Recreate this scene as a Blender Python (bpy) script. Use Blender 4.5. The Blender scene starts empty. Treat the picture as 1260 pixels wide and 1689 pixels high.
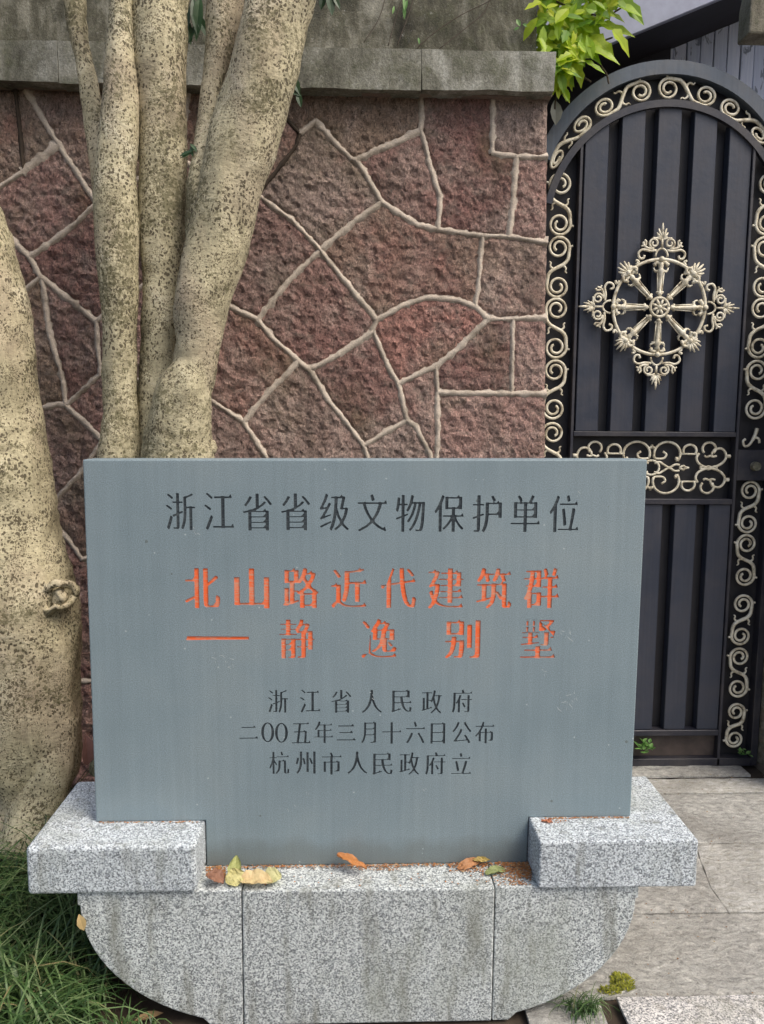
import bpy, bmesh, math, random
from mathutils import Vector, Matrix, noise
from mathutils.geometry import delaunay_2d_cdt
random.seed(7)
R_ = math.radians
scn = bpy.context.scene
COL = scn.collection

# ------------------------------------------------------------------ camera
FPX, W_, H_ = 1265.0, 1260.0, 1689.0
CAM = Vector((0.0, -1.90, 1.41))
CROT = Matrix.Rotation(R_(-1.9), 3, 'Z') @ Matrix.Rotation(R_(90 - 6.6), 3, 'X') @ Matrix.Rotation(R_(0.40), 3, 'Z')
cd = bpy.data.cameras.new('camera')
cam = bpy.data.objects.new('camera', cd)
COL.objects.link(cam)
cam.matrix_world = Matrix.Translation(CAM) @ CROT.to_4x4()
cd.sensor_fit = 'VERTICAL'
cd.sensor_height = 24.0
cd.lens = FPX / H_ * 24.0
cd.clip_start = 0.05
cd.clip_end = 400
scn.camera = cam

# ------------------------------------------------------------------ light
SUN_EL, SUN_AZ = 54.0, 128.0           # azimuth clockwise from north (+Y): the light comes from behind the camera, from the right
world = bpy.data.worlds.new('World')
scn.world = world
world.use_nodes = True
wn = world.node_tree
sky = wn.nodes.new('ShaderNodeTexSky')
sky.sky_type = 'NISHITA'
sky.sun_disc = False
sky.sun_elevation = R_(SUN_EL)
sky.sun_rotation = R_(SUN_AZ)
sky.air_density = 1.0
sky.dust_density = 5.0
sky.ozone_density = 1.0
bg = wn.nodes['Background']
bg.inputs['Strength'].default_value = 0.135
wn.links.new(sky.outputs[0], bg.inputs['Color'])
sl = bpy.data.lights.new('sun', 'SUN')
sl.energy = 1.35
sl.angle = R_(30)
sl.color = (1.0, 0.94, 0.84)
sun = bpy.data.objects.new('sun', sl)
COL.objects.link(sun)
sd = Vector((math.sin(R_(SUN_AZ)) * math.cos(R_(SUN_EL)), math.cos(R_(SUN_AZ)) * math.cos(R_(SUN_EL)), math.sin(R_(SUN_EL))))
sun.rotation_euler = (-sd).to_track_quat('-Z', 'Y').to_euler()
sun.location = sd * 8
scn.view_settings.view_transform = 'Standard'
scn.view_settings.look = 'None'
scn.view_settings.exposure = 0.6
scn.view_settings.gamma = 1.0
scn.cycles.max_bounces = 6

# ------------------------------------------------------------------ helpers
def ray(px, py):
    return CROT @ Vector(((px - W_ / 2) / FPX, -(py - H_ / 2) / FPX, -1.0))
def at(px, py, Y):
    d = ray(px, py)
    return CAM + d * ((Y - CAM.y) / d.y)
GZ = -0.10      # level of the ground and the paving
def gnd(px, py, z=None):
    z = GZ if z is None else z
    d = ray(px, py)
    return CAM + d * ((z - CAM.z) / d.z)
def nz(x, y, z, s=1.0, o=3):
    return noise.fractal(Vector((x * s, y * s, z * s)), 1.0, 2.0, o)

def root(name, loc, label, cat, group=None):
    o = bpy.data.objects.new(name, None)
    o.empty_display_size = 0.1
    o.location = loc
    COL.objects.link(o)
    o['label'] = label
    o['category'] = cat
    if group: o['group'] = group
    bpy.context.view_layer.update()
    return o
def origin_of(o):
    p = Vector((0, 0, 0))
    while o is not None:
        p += o.location
        o = o.parent
    return p
def link(name, me, mat, parent=None, origin=None, smooth=False):
    """me is in world coordinates; the object is hung under parent or given an origin"""
    o = bpy.data.objects.new(name, me)
    COL.objects.link(o)
    if mat is not None and not me.materials: me.materials.append(mat)
    if parent is not None:
        me.transform(Matrix.Translation(-origin_of(parent)))
        o.parent = parent
    elif origin is not None:
        me.transform(Matrix.Translation(-Vector(origin)))
        o.location = origin
    if smooth:
        for p in me.polygons: p.use_smooth = True
    return o
def tag(o, label=None, cat=None, group=None, kind=None):
    if label: o['label'] = label
    if cat: o['category'] = cat
    if group: o['group'] = group
    if kind: o['kind'] = kind
    return o

class MB:
    def __init__(s): s.v = []; s.f = []
    def add(s, vs, fs):
        k = len(s.v)
        s.v += [tuple(v) for v in vs]
        s.f += [tuple(i + k for i in f) for f in fs]
        return s
    def mesh(s, name='mesh'):
        me = bpy.data.meshes.new(name)
        me.from_pydata(s.v, [], s.f)
        me.update()
        return me
    def box(s, x0, x1, y0, y1, z0, z1):
        vs = [(x, y, z) for z in (z0, z1) for y in (y0, y1) for x in (x0, x1)]
        return s.add(vs, [(0, 2, 3, 1), (4, 5, 7, 6), (0, 1, 5, 4), (2, 6, 7, 3), (0, 4, 6, 2), (1, 3, 7, 5)])
    def prism(s, poly, y0, y1):
        """poly: list of (x, z); extruded along y"""
        n = len(poly)
        vs = [(p[0], y0, p[1]) for p in poly] + [(p[0], y1, p[1]) for p in poly]
        fs = [tuple(range(n)), tuple(range(2 * n - 1, n - 1, -1))]
        fs += [(i, i + n, (i + 1) % n + n, (i + 1) % n) for i in range(n)]
        return s.add(vs, fs)
    def tube(s, pts, rad, n=6, cap=True, flat=1.0, normal=None):
        pts = [Vector(p) for p in pts]
        m = len(pts)
        if not hasattr(rad, '__len__'): rad = [rad] * m
        vs = []
        up = Vector(normal) if normal else Vector((0, 1, 0))
        for i, p in enumerate(pts):
            t = (pts[min(i + 1, m - 1)] - pts[max(i - 1, 0)])
            if t.length < 1e-9: t = Vector((0, 0, 1))
            t.normalize()
            a = up - t * up.dot(t)
            if a.length < 1e-3: a = Vector((1, 0, 0)) - t * t.x
            a.normalize()
            b = t.cross(a)
            for k in range(n):
                an = 2 * math.pi * k / n
                vs.append(p + (a * math.cos(an) * flat + b * math.sin(an)) * rad[i])
        fs = []
        for i in range(m - 1):
            for k in range(n):
                fs.append((i * n + k, i * n + (k + 1) % n, (i + 1) * n + (k + 1) % n, (i + 1) * n + k))
        if cap:
            fs.append(tuple(range(n - 1, -1, -1)))
            fs.append(tuple((m - 1) * n + k for k in range(n)))
        return s.add(vs, fs)
    def ball(s, c, r, seg=8, rings=5, sy=1.0):
        c = Vector(c)
        vs = [c + Vector((0, 0, r))]
        for i in range(1, rings):
            th = math.pi * i / rings
            for k in range(seg):
                ph = 2 * math.pi * k / seg
                vs.append(c + Vector((r * math.sin(th) * math.cos(ph), sy * r * math.sin(th) * math.sin(ph), r * math.cos(th))))
        vs.append(c - Vector((0, 0, r)))
        fs = [(0, 1 + k, 1 + (k + 1) % seg) for k in range(seg)]
        for i in range(rings - 2):
            for k in range(seg):
                a = 1 + i * seg
                fs.append((a + k, a + seg + k, a + seg + (k + 1) % seg, a + (k + 1) % seg))
        L = len(vs) - 1
        a = 1 + (rings - 2) * seg
        fs += [(L, a + (k + 1) % seg, a + k) for k in range(seg)]
        return s.add(vs, fs)

def bevel(me, w, seg=2, angle=0.6):
    bm = bmesh.new(); bm.from_mesh(me)
    bmesh.ops.remove_doubles(bm, verts=bm.verts, dist=1e-5)
    bmesh.ops.recalc_face_normals(bm, faces=bm.faces)
    es = [e for e in bm.edges if e.is_manifold and e.calc_face_angle(0) > angle]
    bmesh.ops.bevel(bm, geom=es, offset=w, segments=seg, profile=0.5, affect='EDGES', clamp_overlap=True)
    bm.to_mesh(me); bm.free(); me.update()
    return me
def fixn(me):
    bm = bmesh.new(); bm.from_mesh(me)
    bmesh.ops.recalc_face_normals(bm, faces=bm.faces)
    bm.to_mesh(me); bm.free(); me.update()
    return me
def catmull(P, n=6):
    P = [Vector(p) for p in P]
    Q = [P[0] * 2 - P[1]] + P + [P[-1] * 2 - P[-2]]
    out = []
    for i in range(1, len(Q) - 2):
        a, b, c, d = Q[i - 1], Q[i], Q[i + 1], Q[i + 2]
        for k in range(n):
            t = k / n
            out.append(0.5 * ((2 * b) + (c - a) * t + (2 * a - 5 * b + 4 * c - d) * t * t + (3 * b - a - 3 * c + d) * t ** 3))
    out.append(P[-1])
    return out

# ------------------------------------------------------------------ materials
class NT:
    def __init__(s, name):
        s.m = bpy.data.materials.new(name)
        s.m.use_nodes = True
        s.t = s.m.node_tree
        s.b = s.t.nodes['Principled BSDF']
        tc = s.t.nodes.new('ShaderNodeTexCoord')
        s.co = tc.outputs['Object']
        s.tc = tc
    def n(s, kind, **kw):
        nd = s.t.nodes.new(kind)
        for k, v in kw.items(): setattr(nd, k, v)
        return nd
    def L(s, a, b): s.t.links.new(a, b)
    def mapped(s, scale=(1, 1, 1), rot=(0, 0, 0), co=None):
        mp = s.n('ShaderNodeMapping')
        mp.inputs['Scale'].default_value = scale
        mp.inputs['Rotation'].default_value = rot
        s.L(co or s.co, mp.inputs['Vector'])
        return mp.outputs[0]
    def noise(s, scale, detail=4, rough=0.55, co=None, dist=0.0):
        nd = s.n('ShaderNodeTexNoise')
        nd.inputs['Scale'].default_value = scale
        nd.inputs['Detail'].default_value = detail
        nd.inputs['Roughness'].default_value = rough
        nd.inputs['Distortion'].default_value = dist
        s.L(co or s.co, nd.inputs['Vector'])
        return nd.outputs['Fac']
    def voro(s, scale, feature='F1', co=None, out='Distance', rnd=1.0):
        nd = s.n('ShaderNodeTexVoronoi', feature=feature)
        nd.inputs['Scale'].default_value = scale
        nd.inputs['Randomness'].default_value = rnd
        s.L(co or s.co, nd.inputs['Vector'])
        return nd.outputs[out]
    def ramp(s, fac, stops, interp='LINEAR'):
        nd = s.n('ShaderNodeValToRGB')
        cr = nd.color_ramp
        cr.interpolation = interp
        while len(cr.elements) < len(stops): cr.elements.new(0.5)
        for e, (p, c) in zip(cr.elements, stops):
            e.position = p
            e.color = (c, c, c, 1) if not hasattr(c, '__len__') else (*c, 1)
        s.L(fac, nd.inputs[0])
        return nd.outputs[0]
    def mix(s, fac, a, b, mode='MIX'):
        nd = s.n('ShaderNodeMix', data_type='RGBA', blend_type=mode)
        for i, v in ((0, fac), (6, a), (7, b)):
            if hasattr(v, 'links') or hasattr(v, 'is_linked'): s.L(v, nd.inputs[i])
            elif i == 0: nd.inputs[0].default_value = v
            else: nd.inputs[i].default_value = (*v, 1) if hasattr(v, '__len__') else (v, v, v, 1)
        return nd.outputs[2]
    def math(s, op, a, b=0.0):
        nd = s.n('ShaderNodeMath', operation=op)
        for i, v in enumerate((a, b)):
            if hasattr(v, 'is_linked'): s.L(v, nd.inputs[i])
            else: nd.inputs[i].default_value = v
        return nd.outputs[0]
    def rand(s):
        return s.n('ShaderNodeObjectInfo').outputs['Random']
    def sepz(s, axis='Z', co=None):
        nd = s.n('ShaderNodeSeparateXYZ')
        s.L(co or s.co, nd.inputs[0])
        return nd.outputs[axis]
    def bump(s, h, dist, strength=1.0, prev=None):
        nd = s.n('ShaderNodeBump')
        nd.inputs['Distance'].default_value = dist
        nd.inputs['Strength'].default_value = strength
        s.L(h, nd.inputs['Height'])
        if prev is not None: s.L(prev, nd.inputs['Normal'])
        return nd.outputs[0]
    def done(s, col, rough=0.8, bump=None, metal=0.0, spec=None):
        if hasattr(col, 'is_linked'): s.L(col, s.b.inputs['Base Color'])
        else: s.b.inputs['Base Color'].default_value = (*col, 1)
        if hasattr(rough, 'is_linked'): s.L(rough, s.b.inputs['Roughness'])
        else: s.b.inputs['Roughness'].default_value = rough
        s.b.inputs['Metallic'].default_value = metal
        if spec is not None: s.b.inputs['Specular IOR Level'].default_value = spec
        if bump is not None: s.L(bump, s.b.inputs['Normal'])
        return s.m

def m_slate():
    t = NT('sign_slate')
    big = t.noise(2.2, 4, 0.6)
    st = t.noise(1.0, 5, 0.6, co=t.mapped((60, 60, 2.0)))
    fine = t.noise(420, 3, 0.7)
    c = t.ramp(big, [(0.25, (0.168, 0.224, 0.246)), (0.5, (0.203, 0.260, 0.282)), (0.75, (0.238, 0.288, 0.298))])
    c = t.mix(0.45, c, t.ramp(st, [(0.3, 0.44), (0.7, 0.56)]), 'OVERLAY')
    c = t.mix(1.0, c, t.ramp(fine, [(0.3, 0.30), (0.7, 0.70)]), 'OVERLAY')
    z = t.sepz('Z')
    soil = t.math('MULTIPLY', t.ramp(t.math('SUBTRACT', z, t.math('MULTIPLY', t.noise(9, 4), 0.10)), [(0.325, 1.0), (0.35, 0.8), (0.385, 0.0)]), 0.5)
    c = t.mix(soil, c, (0.10, 0.105, 0.09))
    dots = t.voro(21, co=t.co)
    c = t.mix(t.math('MULTIPLY', t.math('LESS_THAN', dots, 0.045), 0.55), c, (0.5, 0.55, 0.55))
    dots2 = t.voro(9, co=t.mapped((1, 1, 1), (0.3, 0.8, 0.1)))
    c = t.mix(t.math('MULTIPLY', t.math('LESS_THAN', dots2, 0.035), 0.6), c, (0.09, 0.1, 0.08))
    return t.done(c, 0.5, t.bump(fine, 0.0006, 0.7), spec=0.4)
def m_granite(name='granite', tint=(1, 1, 1), dark=0.0, scale=1.0):
    t = NT(name)
    a = t.noise(170 * scale, 4, 0.75)
    v = t.voro(260 * scale, out='Color')
    sep = t.n('ShaderNodeSeparateColor'); t.L(v, sep.inputs[0])
    s = t.math('ADD', t.math('MULTIPLY', a, 0.65), t.math('MULTIPLY', sep.outputs[0], 0.38))
    c = t.ramp(s, [(0.33, (0.12, 0.125, 0.13)), (0.44, (0.28, 0.29, 0.30)), (0.54, (0.45, 0.46, 0.46)), (0.66, (0.66, 0.66, 0.65))])
    big = t.noise(5, 5, 0.65)
    c = t.mix(0.8, c, t.ramp(big, [(0.3, 0.40), (0.7, 0.56)]), 'OVERLAY')
    drip = t.noise(1.0, 5, 0.6, co=t.mapped((22, 22, 4)))
    c = t.mix(t.ramp(drip, [(0.55 - dark * 0.06, 0.0), (0.70, 0.68)]), c, (0.15, 0.145, 0.115))
    green_film = t.noise(3.2, 5, 0.7, co=t.mapped((1, 1, 0.5)))
    c = t.mix(t.ramp(green_film, [(0.52, 0.0), (0.70, 0.5)]), c, (0.26, 0.265, 0.215))
    c = t.mix(1.0, c, tint, 'MULTIPLY')
    return t.done(c, 0.75, t.bump(s, 0.0016, 0.8))
def m_bark(name, warm=0.0, mossy=0.0):
    t = NT(name)
    big = t.noise(7, 5, 0.65, dist=0.6)
    st = t.noise(1.0, 5, 0.65, co=t.mapped((50, 50, 130)))
    c = t.ramp(big, [(0.28, (0.23, 0.20, 0.125)), (0.42, (0.40, 0.355, 0.225)), (0.55, (0.53, 0.475, 0.31)), (0.72, (0.64, 0.585, 0.42))])
    pk = t.noise(4.0, 3, 0.5, co=t.mapped((1, 1, 0.5), (0.5, 0.2, 0)))
    c = t.mix(t.ramp(pk, [(0.5, 0.0), (0.66, 0.55)]), c, (0.42, 0.33, 0.245))
    c = t.mix(0.55, c, t.ramp(st, [(0.25, 0.3), (0.75, 0.66)]), 'OVERLAY')
    # lenticels: small dark horizontal marks
    w = t.mapped((1, 1, 0.72))
    wob = t.n('ShaderNodeTexNoise'); wob.inputs['Scale'].default_value = 60; t.L(t.co, wob.inputs['Vector'])
    wv = t.n('ShaderNodeVectorMath', operation='MULTIPLY_ADD')
    t.L(wob.outputs['Color'], wv.inputs[0]); wv.inputs[1].default_value = (0.020, 0.020, 0.010); t.L(w, wv.inputs[2])
    v1 = t.voro(98, co=wv.outputs[0])
    dens = t.noise(9, 3)
    th = t.ramp(dens, [(0.35, 0.16), (0.65, 0.44)])
    sp = t.math('LESS_THAN', v1, th)
    v2 = t.voro(200, co=wv.outputs[0])
    sp2 = t.math('LESS_THAN', v2, t.ramp(t.noise(14, 3), [(0.38, 0.08), (0.62, 0.46)]))
    c = t.mix(t.math('MULTIPLY', sp, 0.86), c, (0.065, 0.05, 0.028))
    c = t.mix(t.math('MULTIPLY', sp2, 0.72), c, (0.10, 0.08, 0.042))
    # mossy and sooty blotches
    bl = t.math('MULTIPLY', t.noise(4.2, 6, 0.7, dist=0.5), t.ramp(t.noise(75, 5, 0.8), [(0.36, 0.66), (0.62, 1.2)]))
    c = t.mix(t.ramp(bl, [(0.49 - mossy, 0.0), (0.59 - mossy, 0.74)]), c, (0.105, 0.095, 0.042))
    sk = t.noise(1.0, 6, 0.7, co=t.mapped((120, 120, 14)))
    c = t.mix(0.6, c, t.ramp(sk, [(0.3, 0.34), (0.7, 0.62)]), 'OVERLAY')
    h = t.math('SUBTRACT', t.math('MULTIPLY', st, 0.8), t.math('MULTIPLY', sp, 0.5))
    b = t.bump(h, 0.004, 0.8)
    b = t.bump(big, 0.02, 0.5, b)
    return t.done(c, 0.85, b)
def m_stone(name='red_wall_stone'):
    t = NT(name)
    r = t.rand()
    off = t.n('ShaderNodeVectorMath', operation='MULTIPLY_ADD')
    cmb = t.n('ShaderNodeCombineXYZ')
    for k_ in range(3): t.L(r, cmb.inputs[k_])
    t.L(cmb.outputs[0], off.inputs[0]); off.inputs[1].default_value = (37, 11, 53); t.L(t.co, off.inputs[2])
    t.co = off.outputs[0]
    base = t.ramp(r, [(0.0, (0.37, 0.215, 0.175)), (0.2, (0.25, 0.215, 0.15)), (0.4, (0.46, 0.30, 0.25)), (0.6, (0.27, 0.155, 0.13)), (0.8, (0.40, 0.31, 0.26)), (1.0, (0.40, 0.20, 0.16))])
    big = t.noise(5, 5, 0.6, dist=0.5)
    c = t.mix(t.ramp(big, [(0.46, 0.0), (0.68, 0.65)]), base, (0.46, 0.37, 0.31))
    c = t.mix(t.ramp(t.noise(3.3, 4, 0.6, co=t.mapped((1, 1, 1), (0.4, 0.9, 0.2))), [(0.54, 0.0), (0.70, 0.5)]), c, (0.34, 0.145, 0.125))
    chis = t.noise(1.0, 5, 0.75, co=t.mapped((110, 110, 60), (0, 0.5, 0)), dist=0.9)
    c = t.mix(1.0, c, t.ramp(chis, [(0.34, 0.12), (0.46, 0.46), (0.66, 0.86)]), 'OVERLAY')  # crevice shade put into the colour: hollows dark, raised grains pale
    fine = t.noise(150, 5, 0.7)
    c = t.mix(0.9, c, t.ramp(fine, [(0.28, 0.28), (0.72, 0.70)]), 'OVERLAY')
    grey = t.noise(16, 4, 0.7, dist=1.0)
    c = t.mix(t.ramp(grey, [(0.52, 0.0), (0.70, 0.5)]), c, (0.27, 0.235, 0.19))
    # damp dark stains and algae
    st = t.noise(1.0, 5, 0.65, co=t.mapped((4.5, 4.5, 1.8)))
    c = t.mix(t.ramp(st, [(0.54, 0.0), (0.74, 0.7)]), c, (0.08, 0.066, 0.048))
    al = t.noise(2.2, 4, 0.6, co=t.mapped((1, 1, 1), (0, 0.7, 0)))
    c = t.mix(t.ramp(al, [(0.55, 0.0), (0.7, 0.5)]), c, (0.13, 0.115, 0.05))
    c = t.mix(1.0, c, (1.14, 1.12, 1.13), 'MULTIPLY')
    b = t.bump(t.noise(38, 7, 0.76, dist=0.8), 0.04, 1.0)
    b = t.bump(chis, 0.012, 1.0, b)
    b = t.bump(fine, 0.006, 1.0, b)
    return t.done(c, 0.88, b)
def m_mortar(name='mortar', col=(0.50, 0.43, 0.35), dark=(0.26, 0.215, 0.165)):
    t = NT(name)
    a = t.noise(6, 5, 0.65)
    c = t.mix(t.ramp(a, [(0.34, 0.85), (0.52, 0.0)]), col, dark)
    f = t.noise(160, 4, 0.7)
    c = t.mix(0.8, c, t.ramp(f, [(0.3, 0.35), (0.7, 0.65)]), 'OVERLAY')
    return t.done(c, 0.9, t.bump(f, 0.003, 0.9))
def m_cement(name='weathered_cement', lo=(0.05, 0.05, 0.036), mid=(0.155, 0.15, 0.12), hi=(0.33, 0.325, 0.29), k=0.0):
    t = NT(name)
    a = t.noise(1.0, 6, 0.68, co=t.mapped((7, 7, 3.2)), dist=0.4)
    c = t.ramp(a, [(0.32 + k, lo), (0.50 + k, mid), (0.70 + k, hi)])
    m = t.noise(11, 5, 0.7)
    c = t.mix(t.ramp(m, [(0.5, 0.0), (0.68, 0.6)]), c, (0.075, 0.082, 0.04))
    f = t.noise(130, 5, 0.75)
    c = t.mix(0.9, c, t.ramp(f, [(0.28, 0.26), (0.72, 0.72)]), 'OVERLAY')
    w = t.noise(60, 5, 0.8)
    c = t.mix(t.ramp(w, [(0.60, 0.0), (0.70, 0.55)]), c, (0.40, 0.40, 0.36))
    return t.done(c, 0.92, t.bump(f, 0.004, 0.9, t.bump(m, 0.01, 0.6)))
def m_paving(name='paving_stone', tone=1.0, fine_only=False):
    t = NT(name)
    r = t.rand()
    c = t.ramp(r, [(0.0, (0.48, 0.47, 0.43)), (0.5, (0.57, 0.56, 0.51)), (1.0, (0.46, 0.455, 0.42))])
    rip = t.noise(1.0, 7, 0.74, co=t.mapped((30, 52, 30)), dist=0.35)
    c = t.mix(0.9, c, t.ramp(rip, [(0.32, 0.22), (0.47, 0.48), (0.68, 0.76)]), 'OVERLAY')
    big = t.noise(3.5, 4, 0.6)
    c = t.mix(t.ramp(big, [(0.46, 0.0), (0.66, 0.5)]), c, (0.24, 0.225, 0.195))
    f = t.noise(210, 4, 0.75)
    c = t.mix(0.85, c, t.ramp(f, [(0.3, 0.3), (0.7, 0.68)]), 'OVERLAY')
    c = t.mix(1.0, c, (tone, tone, tone), 'MULTIPLY')
    b = t.bump(rip, 0.022, 1.0)
    return t.done(c, 0.85, t.bump(f, 0.002, 0.8, b))
def m_metal(name, col, rough=0.42, dusty=0.35, dust=(0.12, 0.105, 0.09)):
    t = NT(name)
    a = t.noise(8, 5, 0.65)
    st = t.noise(1.0, 4, 0.6, co=t.mapped((90, 90, 3)))
    c = t.mix(t.math('MULTIPLY', t.ramp(a, [(0.42, 0.0), (0.68, 1.0)]), dusty), col, dust)
    c = t.mix(0.6, c, t.ramp(st, [(0.3, 0.4), (0.7, 0.6)]), 'OVERLAY')
    rr = t.ramp(a, [(0.3, rough), (0.7, min(1, rough + 0.25))])
    return t.done(c, rr, t.bump(t.noise(40, 3), 0.0015, 0.5), spec=0.5)
def m_gilt():
    t = NT('cream_gilt_paint')
    a = t.noise(30, 5, 0.7)
    c = t.ramp(a, [(0.30, (0.16, 0.12, 0.075)), (0.42, (0.50, 0.445, 0.32)), (0.55, (0.70, 0.65, 0.51)), (0.8, (0.80, 0.77, 0.66))])
    return t.done(c, 0.5, t.bump(t.noise(180, 3), 0.0015, 0.7), metal=0.0)
def m_flat(name, col, rough=0.8, var=0.4, scale=30, dark=None):
    t = NT(name)
    a = t.noise(scale, 4, 0.65)
    c = t.mix(var, col, t.ramp(a, [(0.3, 0.25), (0.7, 0.75)]), 'OVERLAY')
    return t.done(c, rough, t.bump(a, 0.002, 0.5))
def m_leaf(name, cols, trans=0.35, rough=0.45):
    t = NT(name)
    g = t.n('ShaderNodeNewGeometry')
    c = t.ramp(g.outputs['Random Per Island'], cols)
    c = t.mix(0.5, c, t.ramp(t.noise(40, 3), [(0.3, 0.36), (0.7, 0.64)]), 'OVERLAY')
    m = t.done(c, rough)
    if trans > 0:
        tr = t.n('ShaderNodeBsdfTranslucent')
        t.L(c, tr.inputs['Color'])
        mx = t.n('ShaderNodeMixShader')
        mx.inputs[0].default_value = trans
        t.L(t.b.outputs[0], mx.inputs[1]); t.L(tr.outputs[0], mx.inputs[2])
        out = t.t.nodes['Material Output']
        t.L(mx.outputs[0], out.inputs['Surface'])
    return m
def m_paint(name, col, worn, amt):
    t = NT(name)
    a = t.noise(1.0, 5, 0.75, co=t.mapped((40, 40, 190)))
    b = t.noise(16, 3, 0.5)
    c = t.mix(t.math('MULTIPLY', t.ramp(t.math('ADD', t.math('MULTIPLY', a, 0.7), t.math('MULTIPLY', b, 0.3)), [(0.46, 0.0), (0.60, 1.0)]), amt), col, worn)
    return t.done(c, 0.6, spec=0.3)
def m_planks():
    t = NT('peeling_blue_grey_plank')
    r = t.rand()
    c = t.ramp(r, [(0, (0.44, 0.49, 0.62)), (1, (0.58, 0.62, 0.74))])
    a = t.noise(1.0, 5, 0.6, co=t.mapped((16, 16, 5)), dist=0.8)
    c = t.mix(t.ramp(a, [(0.57, 0.0), (0.60, 0.9)], 'LINEAR'), c, (0.12, 0.14, 0.18))
    st = t.noise(1.0, 4, 0.6, co=t.mapped((120, 120, 5)))
    c = t.mix(0.6, c, t.ramp(st, [(0.3, 0.38), (0.7, 0.62)]), 'OVERLAY')
    return t.done(c, 0.7, t.bump(a, 0.003, 0.6))

M_SLATE = m_slate(); M_GRAN = m_granite('granite_base', (1.02, 1.10, 1.15), scale=1.2); M_GRANB = m_granite('granite_body', (1.02, 1.08, 1.07), 0.5, scale=1.2)
M_GRANP = m_granite('granite_light_paving', (1.06, 1.02, 0.98))
M_BARK = m_bark('pale_speckled_bark', mossy=0.0); M_BARK2 = m_bark('pale_bark_left', mossy=-0.04)
M_STONE = m_stone(); M_MORT = m_mortar(); M_BACK = m_mortar('mortar_bed', (0.22, 0.18, 0.14))
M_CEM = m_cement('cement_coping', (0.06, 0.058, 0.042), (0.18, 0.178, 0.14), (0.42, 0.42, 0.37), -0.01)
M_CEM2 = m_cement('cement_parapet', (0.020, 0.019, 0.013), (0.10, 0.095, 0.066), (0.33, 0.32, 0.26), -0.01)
M_PAVE = m_paving()
M_DARK = m_metal('dark_blue_metal', (0.024, 0.030, 0.047), 0.34, 0.35, (0.062, 0.056, 0.060))
M_FRAME = m_metal('gate_frame_metal', (0.017, 0.018, 0.028), 0.36, 0.3)
M_ARCH = m_metal('arch_band_metal', (0.060, 0.080, 0.108), 0.45, 0.5, (0.15, 0.15, 0.15))
M_BLACK = m_flat('gate_backing_black', (0.010, 0.009, 0.012), 0.6)
M_KICK = m_flat('rusty_kick_plate', (0.06, 0.045, 0.038), 0.7, 0.8, 12)
M_GILT = m_gilt()
M_INK = m_paint('black_letter_paint', (0.028, 0.036, 0.042), (0.10, 0.12, 0.125), 0.6)
M_RED = m_paint('worn_orange_red_letter_paint', (0.84, 0.14, 0.040), (0.60, 0.31, 0.21), 0.95)
M_SCR = m_flat('pale_scratch', (0.42, 0.46, 0.46), 0.8)
M_SOIL = m_flat('soil', (0.05, 0.036, 0.024), 0.95, 0.9, 18)
M_PLANK = m_planks()
M_EAVE = m_flat('fascia_paint', (0.31, 0.33, 0.42), 0.6, 0.25, 14)
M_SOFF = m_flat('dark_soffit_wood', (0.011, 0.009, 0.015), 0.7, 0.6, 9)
M_BEAM = m_cement('beam_cement', (0.10, 0.09, 0.065), (0.20, 0.185, 0.14), (0.30, 0.28, 0.22))
M_GRASS = m_leaf('grass_green', [(0.0, (0.025, 0.06, 0.018)), (0.35, (0.055, 0.115, 0.032)), (0.7, (0.11, 0.19, 0.06)), (0.93, (0.20, 0.27, 0.12)), (1.0, (0.32, 0.27, 0.13))], 0.25)
M_VINE = m_leaf('yellow_green_leaf', [(0.0, (0.14, 0.30, 0.02)), (0.35, (0.38, 0.56, 0.03)), (0.75, (0.56, 0.68, 0.04)), (1.0, (0.68, 0.70, 0.06))], 0.5)
M_DGRN = m_leaf('dark_green_leaf', [(0.0, (0.018, 0.045, 0.02)), (1.0, (0.05, 0.11, 0.04))], 0.2)
M_SPROUT = m_leaf('sprout_leaf', [(0.0, (0.10, 0.24, 0.05)), (1.0, (0.22, 0.40, 0.12))], 0.3)
M_MOSS = m_leaf('moss', [(0.0, (0.13, 0.15, 0.015)), (1.0, (0.30, 0.30, 0.03))], 0.1, 0.9)
M_DEBRIS = m_leaf('orange_petals', [(0.0, (0.30, 0.11, 0.035)), (0.5, (0.44, 0.19, 0.06)), (0.8, (0.26, 0.15, 0.08)), (1.0, (0.55, 0.36, 0.18))], 0.1, 0.9)
M_TWIG = m_flat('twig', (0.08, 0.06, 0.045), 0.9)
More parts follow.
